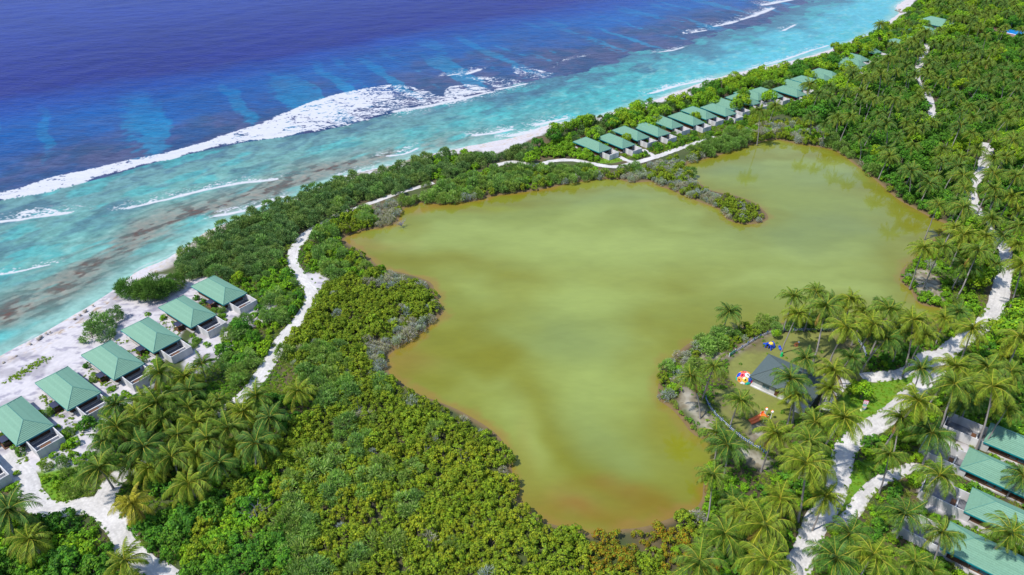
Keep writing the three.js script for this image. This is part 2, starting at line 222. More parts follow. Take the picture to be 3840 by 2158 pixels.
      const centre = 19 + wob * 0.5 - 9 * ss(-112, -75, x), band = Math.exp(-Math.pow((s0 - centre) / 13, 2)) * (1 - ss(-60, 30, x) * 0.75) * (1 - ss(20, 80, x));
      const rk = ss(0.36, 0.54, fbm(t * 0.05 + 3, s * 0.16, 6) + 0.12 * band);
      c = mix3(c, mix3(mix3(cRock, cPale, 0.2), cRock2, ss(0.48, 0.62, fbm(t * 0.2, s * 0.45, 4))), clamp(rk * band * 1.0) * (0.55 + 0.6 * f1));
      c = mix3(c, cPale, ss(8, 0.5, s0 + wob * 0.25) * 0.75);
      c = mix3(c, sc(96, 224, 222), ss(4, 8, s0) * ss(17, 9, s0) * left * 0.75 * (1 - ss(160, 185, d)) * ss(0.2, 0.6, n1));
      const fine = (n2 - 0.5) * 0.42 + (f1 - 0.5) * 0.5 + (f2 - 0.5) * 0.2; c = c.map((v) => v * (1 + fine * mix(1, 0.6, far)));
    } else { // reef slope with spurs and grooves, then the deep
      const e = sB / (sB - sS + 1e-3), e2 = sS / (sS - sD + 1e-3);
      const wv = (fbm(t * 0.05, s * 0.05, 4) - 0.5), gt = 0.866 * x + 0.5 * d, gs = -0.5 * x + 0.866 * d, gw = gt * 0.135 + wv * 1.3, gn = vnoise(gw, 3.7 + gs * 0.011) * 0.74 + 0.26 * fbm(gw * 2.0 + 5, gs * 0.05, 3);
      const groove = ss(0.58, 0.70, gn + (n2 - 0.5) * 0.24);
      const lilac = mix3(cReef2, cReef, ss(0.35, 0.65, fbm(t * 0.09, s * 0.14, 5)));
      if (sS < 0) {
        c = mix3(lilac, mix3(cTeal, cBlue, 0.45), ss(0.15, 0.95, e + (n1 - 0.5) * 0.8));
        c = mix3(c, cGroove, groove * ss(-0.05, 0.15, e) * (1 - 0.6 * ss(0.4, 1.1, e)) * 0.5);
      } else if (sD < 0) {
        c = mix3(mix3(cTeal, cBlue, 0.45 + 0.55 * ss(-0.1, 0.6, e2)), cDeep, ss(0.5, 1.05, e2 + (n1 - 0.5) * 0.3));
        c = mix3(c, cGroove, groove * 0.25 * ss(0.6, 0, e2));
      } else c = mix3(cDeep, cDeep2, ss(10, 230, sD + wob) * 0.7);
      const rp = (n3 - 0.5) * 0.42 + (vnoise(x * 0.45, d * 1.5) - 0.5) * 0.42 + (fbm(x * 0.012, d * 0.03 + 7, 3) - 0.5) * 0.4 + (f2 - 0.5) * 0.25;  // light and dark of wind ripples painted into the sea colour as streaks
      c = c.map((v, k) => v * (1 + rp * [1.1, 1, 0.75][k]));
    }
    let fm = 0;
    const fq = fbm(x * 0.20 + (n2 - 0.5) * 3.5, d * 0.52 + (f1 - 0.5) * 3, 4), fn = 0.62 * Math.abs(2 * fq - 1) * 1.9 + 0.38 * f1, wx = x + (n2 - 0.5) * 3.2, wd = d + (n1 - 0.5) * 5;
    for (const f of foamPolys) { if (x < f.box[0] || x > f.box[1] || d < f.box[2] || d > f.box[3]) continue; const q = -polySD(f.q, wx, wd); if (q > -1) { const dens = f.k * ss(-0.5, 2.2, q) * (f.k > 0.7 ? 1 - 0.5 * ss(-125, -55, x) : 1) * (0.75 + 0.5 * n1); fm = Math.max(fm, ss(dens + 0.07, dens - 0.07, fn) * ss(-0.5, 0.8, q)); } }
    for (const f of crests) { if (x < f.box[0] || x > f.box[1] || d < f.box[2] || d > f.box[3]) continue; const q = lineDist(f.q, x, d + (n2 - 0.5) * 1.6), w = f.w * mix(0.5, 1.2, vnoise(t * 0.12, 4.4)); fm = Math.max(fm, ss(w, w * 0.35, Math.abs(q - w * 0.4)) * ss(0.2, 0.42, fn + (q < w * 0.4 ? 0.25 : 0)), q > 0 ? ss(0.36, 0.28, fn + q * 0.022 / f.w) * ss(7 * f.w, 2, q) : 0); }
    const sh = Math.abs(s0 - 1.1 - (n2 - 0.5) * 2.2); fm = Math.max(fm, ss(0.7, 0.15, sh) * 0.6 * ss(0.45, 0.6, n1));
    c = mix3(c, cFoam, clamp(fm));
    for (let k = 0; k < 3; k++) col[o + k] = clamp(toS(clamp(c[k] * 0.50))) * 255;
  }
  const map = new THREE.DataTexture(col, W, H); map.colorSpace = THREE.SRGBColorSpace; map.magFilter = THREE.LinearFilter; map.minFilter = THREE.LinearFilter; map.wrapS = map.wrapT = THREE.ClampToEdgeWrapping; map.needsUpdate = true;
  const bump = greyTex(512, (u, v) => tileNoise(u, v, 9, 5), false);
  bump.repeat.set((X1 - X0) / 26, (D1 - D0) / 17);
  const m = new THREE.MeshPhysicalMaterial({ map, roughness: 0.3, ior: 1.33, specularIntensity: 0.35, bumpMap: bump, bumpScale: 0.22 });
  // graded grid: metres of cell grow away from the place; swell and breaking crests lift the surface
  const xs = [], ds = [];
  for (const v of [-6000, -3500, -2000, -1200, -800]) xs.push(v); for (let v = -560; v <= 480; v += 4) xs.push(v); for (const v of [700, 1100, 2000, 3500, 6000]) xs.push(v);
  for (const v of [-5000, -2500, -1000, -300, 0]) ds.push(v); for (let v = 90; v <= 760; v += 3) ds.push(v); for (const v of [950, 1300, 2000, 3500, 8000]) ds.push(v);
  const pos = [], uv = [], idx = [];
  for (const d of ds) for (const x of xs) {
    let y = SEA; const inn = x > X0 + 2 && x < X1 - 2 && d > D0 + 2 && d < D1 - 2;
    if (inn) { const i = (x - X0) / (X1 - X0) * W, j = (d - D0) / (D1 - D0) * H, sB = at(fld[1], i, j), s0 = at(fld[0], i, j), s = -0.766 * x + 0.643 * d, t = 0.643 * x + 0.766 * d; const off = ss(-10, 25, sB); y += (Math.sin(s * 0.16 + fbm(t * 0.012, s * 0.02, 2) * 9) * 0.07 + (vnoise(x * 0.11, d * 0.22) - 0.5) * 0.3) * (0.12 + 0.88 * off) * ss(0, 20, s0); if (x < 0) y += 1.3 * Math.exp(-Math.pow((sB - 2.5) / 2.8, 2)) * ss(20, -40, x); }
    pos.push(x, y, -d); uv.push((x - X0) / (X1 - X0), (d - D0) / (D1 - D0));
  }
  for (let j = 0; j < ds.length - 1; j++) for (let i = 0; i < xs.length - 1; i++) { const a = j * xs.length + i, b = a + 1, c = a + xs.length, e = c + 1; idx.push(a, b, e, a, e, c); }
  const g = new THREE.BufferGeometry(); g.setAttribute('position', new THREE.Float32BufferAttribute(pos, 3)); g.setAttribute('uv', new THREE.Float32BufferAttribute(uv, 2)); g.setIndex(idx); g.computeVertexNormals();
  struct('sea', g, m);
}
console.log('sea');

// ------------------------------------------------------------------ island ground
{
  const X0 = -260, X1 = 520, D0 = 30, D1 = 800, W = 2048, H = 2020, step = 2.5;
  const col = new Uint8Array(W * H * 4), sc = (r, g, b) => [toLin(r / 255), toLin(g / 255), toLin(b / 255)];
  const sand = sc(226, 220, 222), sandD = sc(186, 178, 178), soil = sc(82, 76, 50), litter = sc(112, 98, 66), moss = sc(70, 96, 34), lawn = sc(112, 164, 20), lawnB = sc(140, 152, 44), play = sc(142, 146, 70), playD = sc(128, 120, 76), mud = sc(140, 116, 74);
  const cs = 4, cw = W / cs + 2, ch = Math.floor(H / cs) + 2, fS = new Float32Array(cw * ch), fP = new Float32Array(cw * ch), fSand = new Float32Array(cw * ch), fL = new Float32Array(cw * ch), fY = new Float32Array(cw * ch), fD = new Float32Array(cw * ch);
  for (let j = 0; j < ch; j++) for (let i = 0; i < cw; i++) { const x = X0 + (X1 - X0) * i * cs / W, d = D0 + (D1 - D0) * j * cs / H, k = j * cw + i; fS[k] = -lineDist(shore, x, d); fP[k] = Math.abs(x - 60) < 140 && d < 330 ? polySD(pond, x, d) : 99; fSand[k] = Math.min(40, areaHit(sandAreas, x, d)); fL[k] = Math.min(40, areaHit(lawnAreas, x, d)); fY[k] = Math.min(40, areaHit(playAreas, x, d)); fD[k] = Math.min(40, areaHit(dirtAreas, x, d)); }
  const at = (a, i, j) => { const x = i / cs, y = j / cs, p = Math.floor(x), q = Math.floor(y), u = x - p, v = y - q, k = q * cw + p; return (a[k] * (1 - u) + a[k + 1] * u) * (1 - v) + (a[k + cw] * (1 - u) + a[k + cw + 1] * u) * v; };
  for (let j = 0; j < H; j++) for (let i = 0; i < W; i++) {
    const o = (j * W + i) * 4; col[o + 3] = 255; const x = X0 + (X1 - X0) * (i + 0.5) / W, d = D0 + (D1 - D0) * (j + 0.5) / H;
    const s = at(fS, i, j); if (s < -40) continue;
    const n1 = fbm(x * 0.12, d * 0.12, 4), n2 = fbm(x * 0.9, d * 0.9, 3), n3 = vnoise(x * 2.3, d * 2.3);
    let c = mix3(mix3(soil, litter, ss(0.4, 0.65, n1)), moss, ss(0.45, 0.6, fbm(x * 0.08 + 30, d * 0.08, 3)) * 0.7);
    const w = (n1 - 0.5) * 9 + (n2 - 0.5) * 2.5;
    const pl = ss(0.6, -0.9, at(fY, i, j) + w * 0.3); c = mix3(c, mix3(mix3(play, playD, ss(0.45, 0.68, n1)), lawnB, ss(0.52, 0.7, fbm(x * 0.06 + 5, d * 0.06, 3)) * 0.7), pl);
    const lw = ss(0.6, -0.9, at(fL, i, j) + w * 0.3); c = mix3(c, mix3(lawn, lawnB, ss(0.45, 0.75, n2) * 0.6), lw);
    const dt = ss(1.2, -1.5, at(fD, i, j) + w * 0.5); c = mix3(c, mix3(mix3(sc(150, 138, 112), sc(186, 178, 156), ss(0.4, 0.65, n2)), sc(214, 208, 190), ss(0.55, 0.7, n1)), dt * 0.9);
    const sd = ss(0.8, -1.2, at(fSand, i, j) + w * 0.45); c = mix3(c, mix3(sand, sandD, ss(0.52, 0.78, n1 * 0.6 + n2 * 0.4) * 0.55), sd);
    const shelf = ss(-118, -108, x) * (1 - ss(-48, -25, x)); c = mix3(c, mix3(mix3(sand, sc(206, 190, 172), ss(0.5, 0.8, n2)), mix3(sc(150, 140, 122), sc(188, 184, 168), ss(0.4, 0.65, n2)), shelf * ss(0.3, 0.5, n1)), ss(9, 6, s + w * 0.5));
    if (x < -40) { const g1 = fbm(x * 0.16 + 8, d * 0.16, 4); c = mix3(c, sc(172, 166, 172), sd * ss(0.56, 0.68, g1) * 0.7); c = mix3(c, sc(150, 120, 92), ss(0.7, 0.0, Math.abs(s - 5 - (n1 - 0.5) * 5)) * ss(0.5, 0.62, n2) * 0.7); c = mix3(c, sc(128, 124, 150), sd * ss(0.60, 0.70, fbm(x * 0.5, d * 0.9 + 4, 4)) * 0.55); }
    const pd = at(fP, i, j); c = mix3(c, mud, ss(2.2, 0.4, pd + w * 0.15));
    const fine = 1 + (n3 - 0.5) * 0.16 + (n2 - 0.5) * 0.25;
    for (let k = 0; k < 3; k++) col[o + k] = clamp(toS(clamp(c[k] * fine * 0.60))) * 255;
  }
  const map = new THREE.DataTexture(col, W, H); map.colorSpace = THREE.SRGBColorSpace; map.magFilter = THREE.LinearFilter; map.minFilter = THREE.LinearFilter; map.wrapS = map.wrapT = THREE.ClampToEdgeWrapping; map.needsUpdate = true;
  const nx = Math.round((X1 - X0) / step) + 1, nd = Math.round((D1 - D0) / step) + 1, id = new Int32Array(nx * nd).fill(-1), pos = [], uv = [], idx = [];
  const hgt = (x, d) => { const i = clamp((x - X0) / (X1 - X0)) * (W - 1), j = clamp((d - D0) / (D1 - D0)) * (H - 1), s = at(fS, i, j), p = at(fP, i, j); let y = Math.min(0, SEA + s * 0.1 + (vnoise(x * 0.2, d * 0.2) - 0.5) * 0.12 * ss(12, 3, s)); y = Math.min(y, Math.max(POND + p * 0.2, POND - 0.7)); return [y, s]; };
  for (let j = 0; j < nd; j++) for (let i = 0; i < nx; i++) { const x = X0 + i * step, d = D0 + j * step, [y, s] = hgt(x, d); if (s < -24) continue; id[j * nx + i] = pos.length / 3; pos.push(x, y, -d); uv.push((x - X0) / (X1 - X0), (d - D0) / (D1 - D0)); }
  for (let j = 0; j < nd - 1; j++) for (let i = 0; i < nx - 1; i++) { const a = id[j * nx + i], b = id[j * nx + i + 1], c = id[(j + 1) * nx + i], e = id[(j + 1) * nx + i + 1]; if (a >= 0 && b >= 0 && e >= 0) idx.push(a, b, e); if (a >= 0 && e >= 0 && c >= 0) idx.push(a, e, c); }
  const g = new THREE.BufferGeometry(); g.setAttribute('position', new THREE.Float32BufferAttribute(pos, 3)); g.setAttribute('uv', new THREE.Float32BufferAttribute(uv, 2)); g.setIndex(idx); g.computeVertexNormals();
  struct('island_ground', g, new THREE.MeshStandardMaterial({ map, roughness: 0.95, side: THREE.DoubleSide }));
}
console.log('ground');

// ------------------------------------------------------------------ pond
{
  const [X0, X1, D0, D1] = bboxOf(pond, 8), W = 1024, H = 1024, col = new Uint8Array(W * H * 4), sc = (r, g, b) => [toLin(r / 255), toLin(g / 255), toLin(b / 255)];
  const base = sc(146, 159, 70), light = sc(170, 186, 96), olive = sc(136, 134, 18), brown = sc(150, 104, 34), grey = sc(136, 152, 84), edge = sc(166, 128, 62), lime = sc(158, 168, 40);
  const blobs = [ // [survey x, y, half width m, half depth m, colour, strength]
    [1180, 660, 20, 7, olive, 0.75], [1290, 700, 16, 7, olive, 0.7], [1330, 745, 9, 9, olive, 0.6], [1235, 800, 16, 10, olive, 0.55], [1230, 900, 12, 8, olive, 0.8], [1150, 890, 12, 6, olive, 0.5], [1290, 930, 11, 8, olive, 0.85], [1345, 1000, 8, 9, olive, 0.85], [1360, 1080, 7, 9, olive, 0.85], [1385, 1150, 7, 8, olive, 0.8], [1420, 1215, 7, 6, olive, 0.8],
    [1010, 650, 22, 6, olive, 0.5], [1000, 905, 9, 6, edge, 0.7], [985, 935, 6, 6, edge, 0.8], [1060, 960, 10, 5, olive, 0.6], [1110, 840, 12, 7, olive, 0.4], [930, 610, 12, 5, edge, 0.5], [960, 640, 10, 4, olive, 0.5], [1400, 480, 30, 4, olive, 0.8], [1250, 505, 20, 3, olive, 0.8], [1090, 525, 16, 3, edge, 0.7], [1690, 1090, 5, 10, edge, 0.45], [1750, 1240, 5, 9, olive, 0.6], [1700, 940, 5, 12, olive, 0.5], [1340, 1270, 5, 6, edge, 0.7], [1290, 1180, 3, 12, edge, 0.5], [1440, 1310, 10, 4, edge, 0.7], [1560, 1310, 9, 4, edge, 0.6], [1450, 1150, 8, 10, olive, 0.5], [1500, 1220, 8, 6, olive, 0.6], [2250, 560, 20, 8, olive, 0.6], [2320, 600, 14, 6, olive, 0.6], [2180, 480, 14, 8, olive, 0.6], [2050, 395, 24, 5, olive, 0.7], [1850, 400, 24, 5, olive, 0.5], [1760, 430, 8, 6, olive, 0.6], [1600, 700, 24, 7, olive, 0.35], [1700, 720, 16, 6, olive, 0.45], [1790, 690, 14, 6, olive, 0.4], [1640, 830, 9, 14, olive, 0.5], [1660, 760, 12, 8, olive, 0.45],
    [1470, 1230, 6, 3, brown, 0.5], [1545, 1258, 6, 3, brown, 0.75], [1600, 1288, 5, 3, brown, 0.9], [1650, 1312, 4, 3, brown, 0.8], [1480, 1330, 8, 3, brown, 0.6], [1380, 1300, 5, 3, brown, 0.5], [1305, 1240, 3, 8, brown, 0.45],
    [1060, 720, 14, 6, light, 0.8], [1420, 620, 30, 12, light, 0.8], [1480, 760, 22, 12, light, 0.7], [1500, 960, 14, 14, light, 0.6], [1720, 620, 22, 10, light, 0.5], [1130, 990, 14, 4, light, 0.6], [1220, 1060, 8, 5, light, 0.7], [1310, 1150, 5, 12, light, 0.7], [1560, 640, 26, 10, light, 0.7], [1330, 570, 24, 6, light, 0.5], [1520, 860, 12, 7, light, 0.5], [1900, 700, 18, 6, light, 0.7], [2000, 640, 16, 6, light, 0.5], [2080, 740, 16, 5, light, 0.4], [1650, 900, 6, 8, light, 0.6],
    [1460, 850, 16, 12, grey, 0.7], [1500, 1080, 12, 12, grey, 0.5], [1820, 430, 20, 8, grey, 0.8], [1980, 600, 22, 12, grey, 0.7], [2100, 560, 20, 10, grey, 0.7], [1500, 500, 40, 8, grey, 0.6], [2120, 450, 20, 10, grey, 0.6], [1560, 1180, 10, 8, grey, 0.4],
    [1700, 1130, 4, 12, lime, 0.6], [1720, 1190, 5, 7, lime, 0.5], [1245, 517, 8, 2.5, lime, 0.9]].map(([x, y, a, b, c, k]) => { const g = G(x, y, POND); return [g[0], g[1], a, b, c, k]; });
  for (let j = 0; j < H; j++) for (let i = 0; i < W; i++) {
    const x = X0 + (X1 - X0) * (i + 0.5) / W, d = D0 + (D1 - D0) * (j + 0.5) / H, o = (j * W + i) * 4; col[o + 3] = 255;
    const wx = x + (fbm(x * 0.05, d * 0.05, 3) - 0.5) * 16, wd = d + (fbm(x * 0.05 + 50, d * 0.05, 3) - 0.5) * 16;
    let c = mix3(base, light, ss(0.4, 0.7, fbm(wx * 0.03, wd * 0.06, 3)) * 0.5);
    for (const b of blobs) { const u = (wx - b[0]) / b[2], v = (wd - b[1]) / b[3], q = u * u + v * v; if (q < 4) c = mix3(c, b[4], Math.exp(-q * 1.1) * b[5]); }
    const sd = -polySD(pond, x, d), e = (fbm(x * 0.25, d * 0.25, 3) - 0.5) * 3;
    c = mix3(c, olive, ss(17, 1, sd + (fbm(x * 0.06 + 9, d * 0.06, 3) - 0.5) * 22) * 0.55);
    c = mix3(c, edge, ss(3.0, 0.0, sd + e * 1.6) * (x < 20 || d < 100 ? 0.6 : 0.32));
    const fine = 1 + (vnoise(x * 0.5, d * 1.4) - 0.5) * 0.05 + (fbm(x * 0.15, d * 0.3, 3) - 0.5) * 0.12;
    for (let k = 0; k < 3; k++) col[o + k] = clamp(toS(clamp(c[k] * fine * 0.585))) * 255;
  }
  const map = new THREE.DataTexture(col, W, H); map.colorSpace = THREE.SRGBColorSpace; map.magFilter = THREE.LinearFilter; map.minFilter = THREE.LinearFilter; map.needsUpdate = true;
  const bump = greyTex(256, (u, v) => tileNoise(u, v, 8, 4), false); bump.repeat.set((X1 - X0) / 9, (D1 - D0) / 9);
  const m = new THREE.MeshPhysicalMaterial({ map, roughness: 0.06, ior: 1.33, bumpMap: bump, bumpScale: 0.012 });
  const g = new THREE.BufferGeometry(); const pos = [], uv = [], idx = [];
  const st = 4, nx = Math.ceil((X1 - X0) / st) + 1, nd = Math.ceil((D1 - D0) / st) + 1, id = [];
  for (let j = 0; j < nd; j++) for (let i = 0; i < nx; i++) { const x = X0 + i * st, d = D0 + j * st; if (polySD(pond, x, d) > 6) { id.push(-1); continue; } id.push(pos.length / 3); pos.push(x, POND, -d); uv.push((x - X0) / (X1 - X0), (d - D0) / (D1 - D0)); }
  for (let j = 0; j < nd - 1; j++) for (let i = 0; i < nx - 1; i++) { const a = id[j * nx + i], b = id[j * nx + i + 1], c = id[(j + 1) * nx + i], e = id[(j + 1) * nx + i + 1]; if (a >= 0 && b >= 0 && e >= 0) idx.push(a, b, e); if (a >= 0 && e >= 0 && c >= 0) idx.push(a, e, c); }
  g.setAttribute('position', new THREE.Float32BufferAttribute(pos, 3)); g.setAttribute('uv', new THREE.Float32BufferAttribute(uv, 2)); g.setIndex(idx); g.computeVertexNormals();
  struct('pond_water', g, m);
}
console.log('pond');

// ------------------------------------------------------------------ sand paths
{
  const tx = (() => { const n = 512, a = new Uint8Array(n * n * 4); for (let j = 0; j < n; j++) for (let i = 0; i < n; i++) { const u = i / n, v = j / n, o = (j * n + i) * 4, q = 0.80 + (tileNoise(u, v, 8, 5) - 0.5) * 0.16 + (tileNoise(u, v, 64, 2) - 0.5) * 0.12; a[o] = clamp(q * 0.93) * 255; a[o + 1] = clamp(q * 0.915) * 255; a[o + 2] = clamp(q * 0.905) * 255; a[o + 3] = 255; } const t = new THREE.DataTexture(a, n, n); t.colorSpace = THREE.SRGBColorSpace; t.wrapS = t.wrapT = THREE.RepeatWrapping; t.magFilter = THREE.LinearFilter; t.minFilter = THREE.LinearFilter; t.repeat.set(1 / 22, 1 / 22); t.needsUpdate = true; return t; })();
  const m = new THREE.MeshStandardMaterial({ map: tx, roughness: 0.95, side: THREE.DoubleSide, bumpMap: mottle, bumpScale: 0.02, vertexColors: true });
  let lv = 0;
  for (const q of paths) {
    const geo = new Geo(), c = new THREE.CatmullRomCurve3(q.line.map(([x, d]) => new THREE.Vector3(x, 0, d))), len = c.getLength(), n = Math.ceil(len / 0.8); let pr = null; lv += 0.004;
    const pts = c.getSpacedPoints(n);
    for (let k = 0; k <= n; k++) {
      const p = pts[k], a = pts[Math.max(0, k - 1)], b = pts[Math.min(n, k + 1)], tx_ = b.x - a.x, td = b.z - a.z, l = Math.hypot(tx_, td), ex = -td / l, ed = tx_ / l, row = [];
      const w0 = q.w / 2 * (0.9 + 0.3 * vnoise(k * 0.13, lv * 900)) + (vnoise(k * 0.6, lv * 700) - 0.5) * 0.5, w1 = q.w / 2 * (0.9 + 0.3 * vnoise(k * 0.13, 50 + lv * 900)) + (vnoise(k * 0.6, 90 + lv * 700) - 0.5) * 0.5;
      for (const [s, y, c] of [[-w0 - 0.25, -0.03, 0.8], [-w0, 0.03 + lv, 0.86], [-0.62 * w0, 0.045 + lv, 0.98], [-0.45 * w0, 0.025 + lv, 0.84], [-0.28 * w0, 0.05 + lv, 0.97], [0, 0.06 + lv, 0.92], [0.28 * w1, 0.05 + lv, 0.97], [0.45 * w1, 0.025 + lv, 0.84], [0.62 * w1, 0.045 + lv, 0.98], [w1, 0.03 + lv, 0.86], [w1 + 0.25, -0.03, 0.8]]) { const x = p.x + ex * s, d = p.z + ed * s, q = mix(1, c, 0.4 + 0.6 * vnoise(x * 0.4, d * 0.4)) * (0.92 + 0.12 * vnoise(x * 1.1, d * 1.1)); row.push(geo.v(x, y, -d, [q, q * 0.99, q * 0.965], x, d)); }
      if (pr) for (let r = 0; r < 10; r++) { geo.tri(pr[r], pr[r + 1], row[r + 1]); geo.tri(pr[r], row[r + 1], row[r]); }
      pr = row;
    }
    struct(q.n, geo.build(), m);
  }
}
console.log('paths');

// ------------------------------------------------------------------ villas
const roofTex = greyTex(256, (u, v) => 0.93 + 0.10 * (tileNoise(u, v, 24, 4) - 0.5)); roofTex.repeat.set(0.2, 0.2);
const M = {
  roof: std(0.16, 0.325, 0.225, { roughness: 0.7, map: roofTex }), ridge: std(0.07, 0.22, 0.18, { roughness: 0.6 }), fascia: std(0.0, 0.22, 0.26, { roughness: 0.5 }),
  white: std(0.66, 0.65, 0.64, { map: mottle }), wood: std(0.13, 0.055, 0.022, { roughness: 0.7, map: mottle }), woodD: std(0.05, 0.025, 0.014, { roughness: 0.7 }), floor: std(0.22, 0.225, 0.25, { map: mottle }), concrete: std(0.5, 0.49, 0.47, { map: mottle }),
  navy: std(0.025, 0.028, 0.06, { roughness: 0.5 }), glass: new THREE.MeshPhysicalMaterial({ color: 0x5a7480, roughness: 0.08, metalness: 0, ior: 1.5 }), slate: std(0.085, 0.118, 0.115, { roughness: 0.7, map: roofTex }), slateL: std(0.055, 0.075, 0.075, { roughness: 0.6 }),
};
const roofTints = [[0.16, 0.325, 0.225], [0.168, 0.336, 0.234], [0.15, 0.31, 0.216]].map(([r, g, b]) => std(r, g, b, { roughness: 0.7, map: roofTex }));
// one tiled slope between a low edge (a, b) and a high edge (d, c): every course lies proud of the one above it
function slopeCourses(a, b, c, d, n, lift) {
  const A = new THREE.Vector3(...a), B = new THREE.Vector3(...b), C = new THREE.Vector3(...c), D = new THREE.Vector3(...d), nn = new THREE.Vector3().crossVectors(B.clone().sub(A), D.clone().sub(A)).normalize(); if (nn.y < 0) nn.negate();
  const out = [];
  for (let k = 0; k < n; k++) {
    const l = k / n, h = (k + 1) / n, p = A.clone().lerp(D, l), q = B.clone().lerp(C, l), r = B.clone().lerp(C, h), s = A.clone().lerp(D, h), L = nn.clone().multiplyScalar(lift), o = nn.clone().multiplyScalar(0.006);
    const g = new Geo(), v = (w) => w.toArray();
    g.quad(v(p.clone().add(L)), v(q.clone().add(L)), v(r.clone().add(o)), v(s.clone().add(o))); g.quad(v(p.clone().add(o)), v(q.clone().add(o)), v(q.clone().add(L)), v(p.clone().add(L)));
    out.push(g.build());
  }
  return out;
}
function hipRoof(parent, X0, X1, Z0, Z1, eave, rise, inset, mats, nc, merged, lift = 0.07) { // ridge along z
  const xm = (X0 + X1) / 2, top = eave + rise, A = [X0, eave, Z1], B = [X1, eave, Z1], C = [X1, eave, Z0], D = [X0, eave, Z0], R1 = [xm, top, Z1 - inset], R0 = [xm, top, Z0 + inset];
  const under = new Geo(); for (const [a, b, c, d] of [[A, B, R1, R1], [B, C, R0, R1], [C, D, R0, R0], [D, A, R1, R0]]) under.quad(a, b, c, d); under.quad(A, D, C, B);
  const roof = mesh('roof', under.build(), mats.roof, parent), all = [];
  for (const [a, b, c, d] of [[A, B, R1, R1], [B, C, R0, R1], [C, D, R0, R0], [D, A, R1, R0]]) all.push(...slopeCourses(a, b, c, d, nc, lift));
  if (merged) mesh('roof_courses', mergeGeometries(all), mats.roof, roof).userData.kind = 'stuff'; else all.forEach((g, k) => mesh('roof_course', g, mats.tints ? mats.tints[Math.floor(hash2(k, 5) * 3)] : mats.roof, roof));
  const cap = (p, q) => new Geo().tube([[p[0], p[1] + 0.08, p[2]], [q[0], q[1] + 0.06, q[2]]], 0.075, 5).build();
  const caps = [cap(R0, R1), cap(A, R1), cap(B, R1), cap(C, R0), cap(D, R0)];
  if (merged) mesh('ridge_caps', mergeGeometries(caps), mats.ridge, roof); else for (const g of caps) mesh('ridge_cap', g, mats.ridge, roof);
  const t = 0.05, f = 0.3, fg = [boxGeo(X0 - t, X1 + t, eave - f, eave - 0.01, Z1 - 0.02, Z1 + t), boxGeo(X0 - t, X1 + t, eave - f, eave - 0.01, Z0 - t, Z0 + 0.02), boxGeo(X0 - t, X0 + 0.02, eave - f, eave - 0.012, Z0 + 0.021, Z1 - 0.021), boxGeo(X1 - 0.02, X1 + t, eave - f, eave - 0.012, Z0 + 0.021, Z1 - 0.021)];
  if (merged) mesh('fascia', mergeGeometries(fg), mats.fascia, roof); else for (const g of fg) mesh('fascia_board', g, mats.fascia, roof);
  return roof;
}
